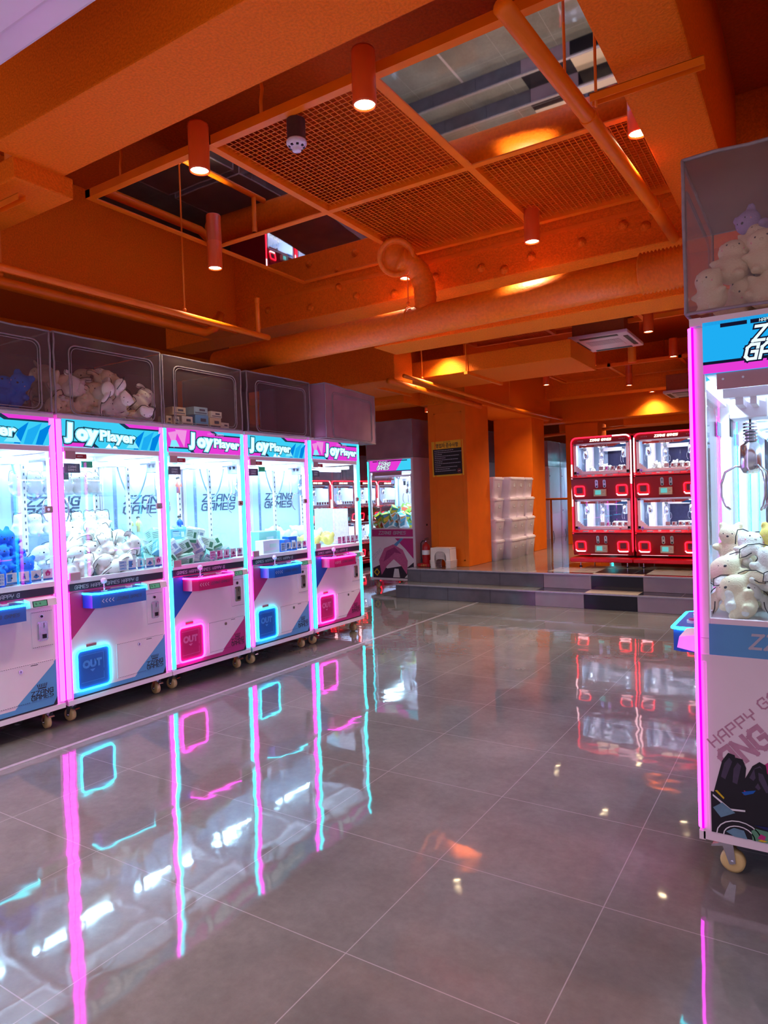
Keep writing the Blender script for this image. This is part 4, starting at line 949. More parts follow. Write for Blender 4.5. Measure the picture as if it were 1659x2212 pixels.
ROWX = -3.92
ROWG = 'neon crane machines in the left row'
RZL = PI / 2
row = [
 ('blue', 2.045, ('pink', 'pink'), 'panel', 'blue-and-white crane machine with blue bear plushes, cut by the picture edge'),
 ('blue', 2.867, ('pink', 'pink'), 'panel', 'blue-and-white crane machine full of white dark-edged plushes between pink and cyan posts'),
 ('pink', 3.675, ('cyan', 'cyan'), 'panel', 'pink-and-white crane machine filled with tumbled mint and white toy boxes'),
 ('blue', 4.500, ('pink', 'pink'), 'panel', 'blue-and-white crane machine with a big mint box and blue boxes behind its window'),
 ('pink', 5.335, ('cyan', 'cyan'), 'panel', 'see-through pink crane machine at the far end of the neon row'),
]
CR = []
for th, y, po, ins, lab in row:
    CR.append(crane('crane_machine', th, lab, (ROWX, y, 0), RZL, po, ROWG, ins))
b = MB(); b.box((0.372, 0.343, 0.89), (0.380, 0.58, 1.26), mat('pale_blue_board', (196, 222, 236), 0.5)); b.box((0.372, 0.147, 0.89), (0.380, 0.343, 1.255), mat('pink_grey_board', (206, 176, 186), 0.5)); b.build('side_board', CR[4])
near = crane('crane_machine', 'blue', 'large near crane machine with pink neon post and white-dog plushes at the picture edge', (-0.36, 2.562 + 0.40, 0), -RZL, (None, 'pink'), None, 'glass', True, 'blue', claw=(0.14, 0.165))
for k in range(3):
    o = crane('crane_machine', 'blue' if k == 1 else 'pink', 'crane machine behind the near one, ' + ['right after it', 'second after it', 'third after it'][k] + ', glimpsed through its glass', (-0.36, 2.962 + 0.83 * (k + 1), 0), -RZL, ('cyan', 'pink'), 'machines behind the near one', 'glass', False, claw=(0.0, 0.4))
side = crane('crane_machine', 'pink', 'crane machine with colourful boxes and a girl-pink side panel beside the steps', (-5.70, 8.55 + 0.40, 0), -RZL, ('cyan', 'cyan'), None, 'glass', True, 'pink', claw=(0.05, 0.5))
BACKW = mat('mauve_cabinet_back', (226, 196, 212), 0.45, scale=4, var=0.03)
def back_cabinet(label, loc):
    """neighbour whose plain steel back is all that shows"""
    t = thing('crane_machine', label, 'crane machine', loc, -RZL, 'white cabinets seen from behind')
    MB().rbox((-0.40, 0.0, 0.125), (0.40, 0.79, 1.93), BACKW, 0.01).build('cabinet', t)
    b = MB(); b.box((-0.36, 0.79, 0.90), (0.36, 0.796, 1.88), BACKW); b.box((-0.36, 0.79, 0.16), (0.36, 0.796, 0.88), BACKW); b.build('back_door', t)
    for z in (1.72, 0.94): MB().cyl((0.33, 0.796, z), (0.33, 0.803, z), 0.012, DARKM, 12).build('door_lock', t)
    b = MB(); b.tube([(0.2, 0.80, 0.5), (0.22, 0.83, 0.35), (0.18, 0.82, 0.2), (0.2, 0.80, 0.13)], 0.005, DARKM, 6); b.build('power_cord', t)
    for (x, y) in ((-0.33, 0.08), (0.33, 0.08), (-0.33, 0.69), (0.33, 0.69)): caster(t, x, y, False)
    return t
# plain steel back of the side machine
MB().box((-0.40, 0.79, 0.125), (0.40, 0.80, 1.93), BACKW).build('back_door', side)
MB().cyl((0.05, 0.80, 0.93), (0.05, 0.807, 0.93), 0.016, DARKM, 12).build('door_lock', side)
bc = back_cabinet('white cabinet back right behind the poster pillar', (-5.70, 9.78, 0))
for y, l in ((10.60, 'white cabinet back seen between the two orange pillars'), (11.42, 'white cabinet back hidden mostly by the bins'), (14.9, 'white cabinet back beyond the second pillar, nearest the pillar'), (15.75, 'white cabinet back beyond the second pillar, next to the blue machine')):
    dup(bc, (-5.70, y, 0.0), -RZL, l)
far_blue = dup(CR[2], (-4.25, 15.6, 0.36), 0.0, 'distant cyan-lit crane machine in the gap beside the red machines', None)
if 'group' in far_blue: del far_blue['group']

# ------------------------------------------------------------------ small red double-deck crane machines
def red_machine(label, loc, rz, group, detailed=True):
    t = thing('double_deck_crane_machine', label, 'crane machine', loc, rz, group)
    U, V = (1, 0, 0), (0, 0, 1); HW = 0.385; D = 0.80
    b = MB(); b.rbox((-HW, 0.0, 0.15), (-HW + 0.03, D, 1.70), REDM, 0.01); b.rbox((HW - 0.03, 0.0, 0.15), (HW, D, 1.70), REDM, 0.01)
    b.box((-HW, 0.0, 1.62), (HW, D, 1.71), REDM); b.box((-HW + 0.03, 0.02, 0.15), (HW - 0.03, D, 0.47), REDM); b.box((-HW + 0.03, 0.02, 0.885), (HW - 0.03, D, 1.19), REDM)
    b.box((-HW, D - 0.01, 0.15), (HW, D, 1.70), REDM)
    b.build('cabinet', t)
    MB().rbox((-HW - 0.01, -0.14, 0.07), (HW + 0.01, D, 0.125), REDL, 0.012).build('base_tray', t)
    # header
    b = MB(); b.box((-HW + 0.03, -0.004, 1.625), (HW - 0.03, 0.004, 1.695), REDM)
    GLW = emit('white_backlit_letters', (1.0, 0.72, 0.55), 4.0)
    b.geo2(xf2(stroke('ZZANG GAMES', 0.026, 0.2, 1.5, 1.9, 'c'), 0, 0, 1.645), (0, -0.004, 0), U, V, 0.001, GLW)
    for s in (-1, 1):
        for k in range(4): b.flat([(s * (0.235 + 0.02 * k), 1.652), (s * (0.235 + 0.02 * k) + 0.008, 1.652), (s * (0.235 + 0.02 * k) + 0.012, 1.660), (s * (0.235 + 0.02 * k) + 0.004, 1.660)], (0, -0.004, 0), U, V, 0.001, GREYP)
    b.build('header_sign', t)
    # neon outline: the white pulse runs along parts of it
    pts = rrect(0.76, 1.53, 0.07, 5, 0, 0.935); n = len(pts)
    full = []
    for i in range(n):
        a, c = Vector(pts[i]), Vector(pts[(i + 1) % n]); L_ = (c - a).length; K = max(1, int(L_ / 0.13))
        for q in range(K): full.append(a.lerp(c, q / K))
    b = MB(); n = len(full)
    off = int(abs(loc[0] * 3 + loc[1])) % 5
    runs = [(0, 'r')]
    for i in range(n):
        a, c = full[i], full[(i + 1) % n]; k = (i + off) % 14
        m = N_REDW if k in (3, 4, 5, 6) else N_RED
        b.cyl((a.x, -0.012, a.y), (c.x, -0.012, c.y), 0.0085, m, 8, caps=False)
    b.build('neon_outline', t)
    for dk, (z0, z1) in enumerate(((1.225, 1.615), (0.50, 0.875))):
        b = MB(); fx = HW - 0.035
        b.box((-fx, -0.002, z0), (-fx + 0.03, 0.012, z1), STEEL); b.box((fx - 0.03, -0.002, z0), (fx, 0.012, z1), STEEL); b.box((-fx, -0.002, z0), (fx, 0.012, z0 + 0.03), STEEL); b.box((-fx, -0.002, z1 - 0.015), (fx, 0.012, z1), STEEL)
        for k in range(4): b.box((-fx + 0.03, -0.003, z0 + 0.03 + 0.018 * k), (-fx + 0.03 + 0.02 * (4 - k), 0.011, z0 + 0.048 + 0.018 * k), STEEL)
        b.build('window_frame', t)
        MB().box((-fx + 0.03, 0.004, z0 + 0.03), (fx - 0.03, 0.007, z1 - 0.015), GLASS).build('window', t)
        # banner inside the glass
        b = MB(); zt = z1 - 0.016; b.box((-0.28, 0.010, zt - 0.030), (0.25, 0.012, zt), mat('orange_red_banner', (222, 60, 34), 0.5)); b.geo2(xf2(stroke('ZZANG MINI 4', 0.016, 0.1, 1.1, 1.6, 'c'), 0, 0.0, zt - 0.025), (0, 0.010, 0), U, V, 0.001, WHITEP)
        b.flat([(0.15, zt - 0.04), (0.22, zt - 0.01), (0.32, zt - 0.01), (0.33, zt - 0.045)], (0, 0.010, 0), U, V, 0.0008, mat('card_blue', (60, 130, 206), 0.5)); b.build('banner_sticker', t)
        # interior
        b = MB(); b.box((-HW + 0.03, 0.02, z0 - 0.02), (HW - 0.03, D - 0.01, z0 + 0.01), WHITEP); b.box((-HW + 0.03, 0.02, z0), (-HW + 0.036, D - 0.01, z1), BACKP); b.box((HW - 0.036, 0.02, z0), (HW - 0.03, D - 0.01, z1), BACKP)
        b.box((-HW + 0.03, 0.02, z1), (HW - 0.03, D - 0.01, z1 + 0.01), WHITEP)
        b.box((-0.28, 0.30, z0), (-0.20, 0.42, z1), STEEL); b.box((-0.15, 0.5, z0), (-0.10, 0.56, z1), STEEL); b.box((-0.10, 0.55, z1 - 0.08), (0.35, 0.57, z1 - 0.03), STEEL)
        b.build('inner_bed', t)
        b = MB(); b.box((-0.10, D - 0.03, z0), (HW - 0.04, D - 0.02, z1), mat('dark_violet_glass_back', (60, 58, 92), 0.08)); b.box((-HW + 0.04, D - 0.03, z0), (-0.10, D - 0.02, z1), BACKP); b.build('back_panel', t)
        if detailed:
            claw_parts(t, -0.24, 0.16, z1, z1 - 0.15, 0.62); claw_parts(t, 0.26, 0.16, z1, z1 - 0.15, 0.62); claw_parts(t, -0.06, 0.3, z1, z1 - 0.17, 0.6)
        else:
            claw_parts(t, 0.12, 0.2, z1, z1 - 0.15, 0.62)
        b = MB(); b.box((-0.30, 0.015, z1 - 0.012), (0.30, 0.03, z1 - 0.004), LED_W); b.build('light_tube', t)
        area('deck_light', t, (0, 0.05, z1 - 0.012), 0.55, 0.03, RED_W, (0.75, 0.86, 1.0), (0.5, 0, 0))
        for k in range(5):
            cx = -0.03 + 0.075 * k
            b = MB(); b.box((cx, 0.010, z0 + 0.036), (cx + 0.058, 0.012, z0 + 0.085), WHITEP); OO = (0, 0.010, 0); CRD = mat('card_red', (186, 50, 60), 0.5)
            if k == 0:
                for q in range(3): b.flat([(cx + 0.004, z0 + 0.041 + 0.015 * q), (cx + 0.054, z0 + 0.041 + 0.015 * q), (cx + 0.054, z0 + 0.049 + 0.015 * q), (cx + 0.004, z0 + 0.049 + 0.015 * q)], OO, U, V, 0.0006, CRD)
            else:
                b.flat([(cx, z0 + 0.036), (cx + 0.058, z0 + 0.036), (cx + 0.058, z0 + 0.044), (cx, z0 + 0.044)], OO, U, V, 0.0006, CRD); b.flat([(cx + 0.008, z0 + 0.048), (cx + 0.03 + 0.004 * k, z0 + 0.05), (cx + 0.034, z0 + 0.078), (cx + 0.014, z0 + 0.076)], OO, U, V, 0.0007, CRD)
            b.build('window_card', t)
        # ledge with joysticks and buttons
        zl = z0 - 0.045
        b = MB(); b.prism([(0.0, zl + 0.03), (-0.09, zl + 0.004), (-0.09, zl - 0.010), (0.02, zl - 0.02)], (-HW + 0.01, 0, 0), (0, 1, 0), (0, 0, 1), 2 * HW - 0.02, REDL, (1, 0, 0)); lg = b.build('control_ledge', t)
        for jx, mm in ((-0.29, mat('violet_knob', (150, 110, 220), 0.2)), (0.24, mat('pink_knob', (240, 150, 170), 0.2))):
            MB().cyl((jx, -0.05, zl + 0.01), (jx, -0.05, zl + 0.045), 0.005, CHROME, 8).ball((jx, -0.05, zl + 0.055), 0.017, mm, 12).build('joystick', lg)
        for jx in (-0.09, 0.05): MB().cyl((jx, -0.05, zl + 0.01), (jx, -0.05, zl + 0.026), 0.02, WHITEP, 14).build('push_button', lg)
        for jx in (-0.20, 0.13): MB().box((jx - 0.035, -0.08, zl + 0.006), (jx + 0.035, -0.02, zl + 0.020), GREYP).build('ledge_sign', lg)
        # slanted lower panel with prize doors, coin slots, display
        zp0, zp1 = z0 - 0.335, z0 - 0.065
        b = MB(); b.prism([(-0.075, zp1), (-0.03, zp0), (0.02, zp0), (0.02, zp1)], (-HW + 0.01, 0, 0), (0, 1, 0), (0, 0, 1), 2 * HW - 0.02, REDM, (1, 0, 0)); lp = b.build('lower_panel', t)
        f0 = Vector((0, -0.075, zp1)); vd = Vector((0, 0.045, -0.27)).normalized(); Vv = -vd; Hh = 0.274
        for cx in (-0.27, 0.27):
            b = MB(); OO = f0; cz = -0.165
            b.geo2((rrect(0.115, 0.115, 0.02, 4, cx, cz), [list(range(20))]), OO, U, Vv, 0.002, REDL); b.geo2((rrect(0.075, 0.075, 0.01, 4, cx, cz + 0.01), [list(range(20))]), OO, U, Vv, 0.003, mat('smoky_flap', (110, 50, 70), 0.15))
            pdn = b.build('prize_door', lp)
            b = MB(); Uv = Vector(U); Nn = Uv.cross(Vv).normalized(); q = rrect(0.13, 0.13, 0.022, 4, cx, cz); K = len(q)
            for i in range(K):
                a, c = q[i], q[(i + 1) % K]
                p0 = f0 + Uv * a[0] + Vv * a[1] + Nn * 0.008; p1 = f0 + Uv * c[0] + Vv * c[1] + Nn * 0.008
                mid = (a[1] + c[1]) / 2
                b.cyl(p0, p1, 0.0075, N_REDW if mid < cz - 0.055 or (a[0] < cx - 0.06 and c[0] < cx - 0.06 and mid < cz) else N_RED, 8, caps=False)
            b.build('neon_ring', pdn)
        for cx in (-0.045, 0.055):
            b = MB(); b.geo2((rrect(0.038, 0.105, 0.018, 5, cx, -0.075), [list(range(24))]), f0, U, Vv, 0.004, CHROME); b.geo2((rrect(0.008, 0.03, 0.003, 2, cx, -0.055), [list(range(12))]), f0, U, Vv, 0.005, BLACK); b.geo2((rrect(0.018, 0.022, 0.004, 2, cx, -0.108), [list(range(12))]), f0, U, Vv, 0.005, BLACK); b.build('coin_slot', lp)
        b = MB(); b.X = Matrix.Translation(f0); 
        b.box((-0.075, -0.025, -0.235), (0.075, 0.03, -0.145), mat('cream_display_case', (200, 180, 160), 0.4)); b.box((-0.055, -0.027, -0.215), (0.018, -0.025, -0.158), lit('cyan_lcd', (110, 206, 206), 0.9)); b.box((0.035, -0.027, -0.185), (0.058, -0.025, -0.182), BLACK)
        b.build('credit_display', lp)
    for (x, y) in ((-0.3, 0.02), (0.3, 0.02), (-0.3, D - 0.1), (0.3, D - 0.1)):
        MB().cyl((x, y, 0.0), (x, y, 0.008), 0.022, DARKM, 14).cyl((x, y, 0.008), (x, y, 0.075), 0.008, CHROME, 8).build('levelling_foot', t)
    return t
r0 = red_machine('red double-deck crane machine on the platform, beside the orange pillar', (-2.345, 9.0, 0.36), 0.0, None)
red_machine('red double-deck crane machine on the platform, cut off by the pink neon post', (-1.545, 9.0, 0.36), 0.0, None)
names = ['hidden mostly behind the neon row', 'in the gap by the end machine', 'whole through the end machine glass',
         'second through the end machine glass', 'in the slot before the side machine', 'behind the side machine window', 'farthest behind the side machine']
ra = red_machine('red crane machine in the far aisle ' + names[0], (-7.65, 9.02, 0), RZL, 'red machines in the far aisle', False)
for k in range(1, 7):
    dup(ra, (-7.65, 9.02 + 0.80 * k, 0), RZL, 'red crane machine in the far aisle ' + names[k])

# ================================================================== VINYL COVERS ON TOP
def cover(label, loc, rz, w_, d, h, group, front='clear', tiltz=0.0):
    """soft vinyl storage cover, piped seams, rounded clear window in the front; local front y = 0"""
    t = thing('vinyl_storage_cover', label, 'storage cover', loc, rz, group)
    wallm = VINYL_B if front == 'clear' else VINYL_M
    b = MB(); hw = w_ / 2
    b.box((-hw, d - 0.004, 0.0), (hw, d, h), wallm); b.box((-hw, 0.004, h - 0.003), (hw, d - 0.004, h), wallm)
    b.box((-hw, 0.004, 0), (-hw + 0.003, d - 0.004, h - 0.003), VINYL if front == 'clear' else VINYL_M); b.box((hw - 0.003, 0.004, 0), (hw, d - 0.004, h - 0.003), VINYL if front == 'clear' else VINYL_M)
    b.build('vinyl_walls', t)
    MB().box((-hw, 0, 0), (hw, 0.003, h), VINYL if front == 'clear' else VINYL_M).build('vinyl_front', t)
    b = MB(); rr = random.Random(int(abs(loc[0] * 7 + loc[1] * 31)))
    def wob(p, q, n=8, a=0.004):
        p, q = Vector(p), Vector(q)
        return [p.lerp(q, k / n) + Vector((rr.uniform(-a, a), rr.uniform(-a, a) * 0.4, rr.uniform(-a, a))) * (0 if k in (0, n) else 1) for k in range(n + 1)]
    r = 0.006
    C = [(-hw, 0, 0), (hw, 0, 0), (hw, 0, h), (-hw, 0, h), (-hw, d, 0), (hw, d, 0), (hw, d, h), (-hw, d, h)]
    for i, j in ((0, 1), (1, 2), (2, 3), (3, 0), (4, 5), (5, 6), (6, 7), (7, 4), (0, 4), (1, 5), (2, 6), (3, 7)): b.tube(wob(C[i], C[j]), r, PIPING, 6)
    b.build('piped_seams', t)
    b = MB(); pts = [(p[0], -0.004, p[1]) for p in rrect(w_ * 0.80, h * 0.86, 0.05, 5, w_ * 0.02, h * 0.44)]
    b.tube(pts, 0.0045, PIPING, 6, True); pts = [(p[0], -0.004, p[1]) for p in rrect(w_ * 0.80 - 0.03, h * 0.86 - 0.03, 0.045, 5, w_ * 0.02, h * 0.44)]
    b.tube(pts, 0.0025, PIPING, 6, True); b.build('window_zip', t)
    return t
CG = 'vinyl covers on the left machine row'
CZ = 1.934
cover('clear vinyl cover holding a blue toy, at the picture edge on the left row', (ROWX, 2.035, CZ), RZL, 0.80, 0.76, 0.495, CG)
cover('clear vinyl cover heaped with dark-edged cream plush toys', (ROWX, 2.862, CZ), RZL, 0.80, 0.76, 0.50, CG)
cover('clear vinyl cover with a few small cartons at its bottom', (ROWX, 3.675, CZ), RZL, 0.785, 0.76, 0.49, CG)
cover('empty smoky vinyl cover between the carton cover and the crooked mauve cover', (ROWX, 4.545, CZ), RZL, 0.82, 0.76, 0.495, CG)
cover('mauve milky vinyl cover sitting crooked on the last neon machine', (-3.87, 5.56, CZ - 0.005), RZL + math.radians(8), 1.07, 0.72, 0.50, None, 'milky')
cover('wide milky vinyl cover on the near crane machine, open to white-dog plushes', (-0.365, 2.965, 1.95), -RZL, 0.81, 0.80, 0.525, None)
VC = cover('milky mauve vinyl cover on the crane machine beside the steps', (-5.71, 8.97, CZ), -RZL, 0.84, 0.80, 0.55, None, 'milky')
for y, l, x in ((9.82, 'milky mauve vinyl cover behind the poster pillar', -5.71), (10.66, 'milky mauve vinyl cover seen between the orange pillars', -5.71), (11.48, 'milky mauve vinyl cover above the bins', -5.71), (14.9, 'milky mauve vinyl cover beyond the second pillar', -5.71), (15.75, 'milky mauve vinyl cover at the far end beyond the second pillar', -5.71)):
    dup(VC, (x, y, CZ), -RZL, l, 'milky covers on the white cabinets')
for k in range(4):
    dup(VC, (-7.66, 9.4 + 0.86 * k + 0.8, 1.715), RZL, 'milky vinyl cover on the far aisle red machines', 'milky covers on the red aisle machines', (1, 1, 0.9))

# ================================================================== PLUSH TOYS AND BOXES
PW = mat('white_plush_fabric', (240, 236, 226), 0.9, bump=0.35, scale=160, var=0.03, spec=0.15)
PC = mat('cream_plush_fabric', (238, 220, 186), 0.9, bump=0.35, scale=160, var=0.03, spec=0.15)
PY = mat('yellow_plush_fabric', (240, 214, 120), 0.9, bump=0.35, scale=160, var=0.03, spec=0.15)
PB = mat('blue_plush_fabric', (34, 110, 214), 0.9, bump=0.35, scale=160, var=0.05, spec=0.15)
PL = mat('lilac_plush_fabric', (170, 148, 196), 0.9, bump=0.3, scale=160, var=0.05, spec=0.15)
PE = mat('black_plush_edge', (26, 22, 26), 0.85, scale=60)
PK_ = mat('pink_plush_cheek', (240, 160, 170), 0.9, scale=60)
def fused(parts, voxel, name, m, smooth_it=6):
    """several ellipsoids fused into one soft continuous body"""
    b = MB()
    for c, sc in parts: b.ball(c, 1.0, m, 18, sc)
    me = b.mesh('tmp'); o = bpy.data.objects.new('tmp', me); COL.objects.link(o)
    md = o.modifiers.new('r', 'REMESH'); md.mode = 'VOXEL'; md.voxel_size = voxel
    sm = o.modifiers.new('s', 'SMOOTH'); sm.iterations = smooth_it; sm.factor = 0.6
    dg = bpy.context.evaluated_depsgraph_get(); ev = o.evaluated_get(dg)
    out = bpy.data.meshes.new_from_object(ev, depsgraph=dg); out.name = name
    out.materials.clear(); out.materials.append(m)
    for p in out.polygons: p.use_smooth = True; p.material_index = 0
    bpy.data.objects.remove(o); bpy.data.meshes.remove(me)
    return out
def join_mesh(me, mb, name):
    """add the detail mesh of a MB to a body mesh"""
    bm = bmesh.new(); bm.from_mesh(me)
    b2 = bmesh.new(); mm = mb.mesh('tmp2'); b2.from_mesh(mm)
    k = len(me.materials); mats = list(me.materials) + list(mm.materials)
    vm = {}
    for v in b2.verts: vm[v.index] = bm.verts.new(v.co)
    for f in b2.faces:
        try:
            nf = bm.faces.new([vm[v.index] for v in f.verts]); nf.material_index = f.material_index + k; nf.smooth = True
        except ValueError: pass
    out = bpy.data.meshes.new(name); bm.to_mesh(out); bm.free(); b2.free()
    for m in mats: out.materials.append(m)
    bpy.data.meshes.remove(mm)
    return out
def plush_kind(m, kind, edge=True):
    """a soft toy about 0.2 m tall standing at z = 0, looking along -y: (body mesh, face mesh)"""
    if kind == 'seal':
        parts = [((0, 0, 0.065), (0.068, 0.058, 0.066)), ((0, -0.005, 0.140), (0.062, 0.050, 0.050)), ((-0.060, -0.02, 0.085), (0.030, 0.018, 0.016)), ((0.060, -0.02, 0.085), (0.030, 0.018, 0.016)),
                 ((-0.032, -0.035, 0.018), (0.026, 0.032, 0.018)), ((0.032, -0.035, 0.018), (0.026, 0.032, 0.018))]
        ear = [(-0.045, 0.175), (0.045, 0.175)]
        for s in (-1, 1): parts.append(((s * 0.040, 0, 0.170), (0.022, 0.016, 0.016)))
    elif kind == 'floppy':
        parts = [((0, 0, 0.055), (0.060, 0.055, 0.058)), ((0, -0.01, 0.135), (0.074, 0.058, 0.054))]
        for s in (-1, 1): parts += [((s * 0.085, 0, 0.145), (0.042, 0.016, 0.024)), ((s * 0.115, 0.0, 0.120), (0.026, 0.014, 0.036)), ((s * 0.034, -0.04, 0.018), (0.022, 0.032, 0.018)), ((s * 0.06, -0.03, 0.075), (0.022, 0.026, 0.018))]
    else:
        parts = [((0, 0, 0.07), (0.066, 0.056, 0.072)), ((0, -0.01, 0.165), (0.062, 0.054, 0.055))]
        for s in (-1, 1): parts += [((s * 0.042, 0, 0.215), (0.024, 0.014, 0.024)), ((s * 0.068, -0.03, 0.10), (0.022, 0.036, 0.020)), ((s * 0.038, -0.05, 0.022), (0.026, 0.038, 0.024))]
    me = fused(parts, 0.0085, kind, m)
    b = MB()
    if edge:
        if kind == 'floppy':
            for s in (-1, 1):
                b.tube([(s * 0.05, -0.012, 0.178), (s * 0.085, -0.012, 0.172), (s * 0.122, -0.010, 0.150), (s * 0.143, -0.008, 0.118), (s * 0.128, -0.008, 0.084), (s * 0.108, -0.012, 0.100), (s * 0.094, -0.012, 0.124)], 0.0022, PE, 5)
        else:
            b.tube([(-0.068, 0, 0.118), (-0.066, 0, 0.16), (-0.058, 0, 0.195), (-0.035, 0, 0.203), (0.0, 0, 0.192), (0.035, 0, 0.203), (0.058, 0, 0.195), (0.066, 0, 0.16), (0.068, 0, 0.118), (0.076, 0.0, 0.07), (0.064, 0, 0.02)], 0.0026, PE, 5)
    if b.v: me = join_mesh(me, b, kind + '_edged')
    zf = {'seal': 0.142, 'floppy': 0.138, 'bear': 0.168}[kind]; yf = {'seal': -0.050, 'floppy': -0.062, 'bear': -0.058}[kind]
    f = MB()
    for s in (-1, 1): f.ball((s * 0.022, yf + 0.004, zf + 0.006), 0.0048, BLACK, 8)
    f.ball((0, yf - 0.002, zf - 0.008), 0.006, m if kind == 'seal' else BLACK, 8, (1.3, 1, 1))
    for s in (-1, 1): f.ball((s * 0.036, yf + 0.012, zf - 0.010), 0.007, PK_, 8, (1, 0.5, 0.8))
    return me, f.mesh(kind + '_face')
PK = {'white_floppy': plush_kind(PW, 'floppy'), 'white_seal': plush_kind(PW, 'seal'), 'cream_seal': plush_kind(PC, 'seal', False), 'cream_floppy': plush_kind(PC, 'floppy'),
      'blue_bear': plush_kind(PB, 'bear', False), 'white_bear': plush_kind(PW, 'bear', False), 'yellow_bear': plush_kind(PY, 'bear', False), 'lilac_bear': plush_kind(PL, 'bear', False), 'cream_bear': plush_kind(PC, 'bear', False)}
def plush(kind, p, rot, s, label, group, name='plush_toy', face=True):
    me, fm = PK[kind]
    o = bpy.data.objects.new(name, me); inst(o); o.location = p; o.rotation_euler = rot; o.scale = (s, s, s)
    tag(o, label, 'plush toy', group)
    if face: c = bpy.data.objects.new('face', fm); inst(c, o)
    return o
def heap(spots, kinds, label, group, rr, s=1.0, tip=0.9, rz0=0.0, zoff=0.0):
    for (x, y, z) in spots:
        k = rr.choice(kinds)
        plush(k, (x, y, z + zoff), (rr.uniform(-tip, tip), rr.uniform(-tip, tip), rz0 + rr.uniform(-0.9, 0.9)), s * rr.uniform(0.9, 1.1), label, group)
def local(root, x, y, z):
    c, s = math.cos(root.rotation_euler[2]), math.sin(root.rotation_euler[2])
    return (root.location.x + x * c - y * s, root.location.y + x * s + y * c, root.location.z + z)
def grid_heap(root, x0, x1, y0, y1, z0, hfun, step, rr, lay=0.085):
    out = []
    y = y0
    while y <= y1:
        x = x0 + rr.uniform(0, step * 0.3)
        while x <= x1:
            h = hfun(x, y); z = z0
            while z <= z0 + h:
                out.append(local(root, x + rr.uniform(-0.02, 0.02), y + rr.uniform(-0.02, 0.02), z)); z += lay
            x += step
        y += step
    return out
rr = random.Random(3)
F = RZL
# machine with the white plushes: heap rising at the middle, two shelves of sitting ones
m2 = CR[1]
heap(grid_heap(m2, -0.28, 0.28, 0.155, 0.50, 0.885, lambda x, y: 0.03 + 0.21 * max(0, 1 - abs(x - 0.08) / 0.42) * min(1, 0.45 + 1.6 * y), 0.112, rr, 0.070), ['white_floppy', 'white_seal', 'white_floppy'],
     'white plush toy with dark stitched edges in the heap between the pink and cyan posts', 'white plush heap', rr, 0.86, 0.95, F)
for k in range(7): plush('white_seal', local(m2, -0.325 + 0.105 * k, 0.60, 1.17), (0, 0, F + rr.uniform(-0.3, 0.3)), 0.80, 'white plush toy sitting in the low shelf row above the plush heap', 'low shelf plushes')
for k in range(6): plush('white_seal', local(m2, -0.325 + 0.112 * k, 0.60, 1.44), (0, 0, F + rr.uniform(-0.3, 0.3)), 0.86, 'white plush toy sitting on the clear high shelf above the plush heap', 'high shelf plushes')
m1 = CR[0]
def shelf(root, x0, x1, y0, y1, z, label):
    t = thing('acrylic_shelf', label, 'shelf', local(root, (x0 + x1) / 2, (y0 + y1) / 2, z), root.rotation_euler[2])
    MB().box(((x0 - x1) / 2, (y0 - y1) / 2, -0.006), ((x1 - x0) / 2, (y1 - y0) / 2, 0), ACRYL).build('shelf_board', t)
    MB().box(((x0 - x1) / 2, (y0 - y1) / 2 - 0.003, -0.012), ((x1 - x0) / 2, (y0 - y1) / 2, 0.02), ACRYL).build('front_lip', t)
shelf(m2, -0.365, 0.365, 0.53, 0.68, 1.168, 'low clear acrylic shelf under white plushes in the white plush machine'); shelf(m2, -0.365, 0.365, 0.53, 0.68, 1.438, 'high clear acrylic shelf under white plushes in the white plush machine')
heap(grid_heap(m1, 0.0, 0.29, 0.15, 0.42, 0.89, lambda x, y: 0.10 + 0.10 * (y > 0.2), 0.115, rr, 0.085), ['blue_bear', 'white_bear', 'blue_bear', 'blue_bear'], 'blue or white bear plush heaped in the machine at the picture edge', 'blue bear heap', rr, 0.82, 0.9, F)
heap(grid_heap(m1, 0.0, 0.33, 0.50, 0.60, 0.89, lambda x, y: 0.06, 0.12, rr, 0.08), ['white_seal'], 'white plush toy behind the blue bears at the picture edge', 'plushes behind the blue bears', rr, 0.82, 0.9, F)
# cream plush store inside the vinyl cover
cvr = thing_c = None
class R0: pass
cr = R0(); cr.location = Vector((ROWX, 2.862, CZ)); cr.rotation_euler = (0, 0, RZL)
heap(grid_heap(cr, -0.29, 0.28, 0.11, 0.34, 0.01, lambda x, y: 0.23 - 0.10 * max(0, x) + 0.03 * math.sin(x * 14), 0.108, rr, 0.072), ['white_floppy', 'cream_floppy', 'cream_seal', 'white_seal'], 'cream plush toy stored in the vinyl cover above the white plush machine', 'plushes in the vinyl cover', rr, 0.84, 1.2, F)
cr.location = Vector((ROWX, 2.035, CZ))
heap([local(cr, 0.12, 0.12, 0.03), local(cr, 0.02, 0.14, 0.03), local(cr, 0.22, 0.16, 0.03)], ['blue_bear'], 'blue plush toy low in the vinyl cover at the picture edge', 'blue plushes in the edge cover', rr, 1.0, 0.9, F)

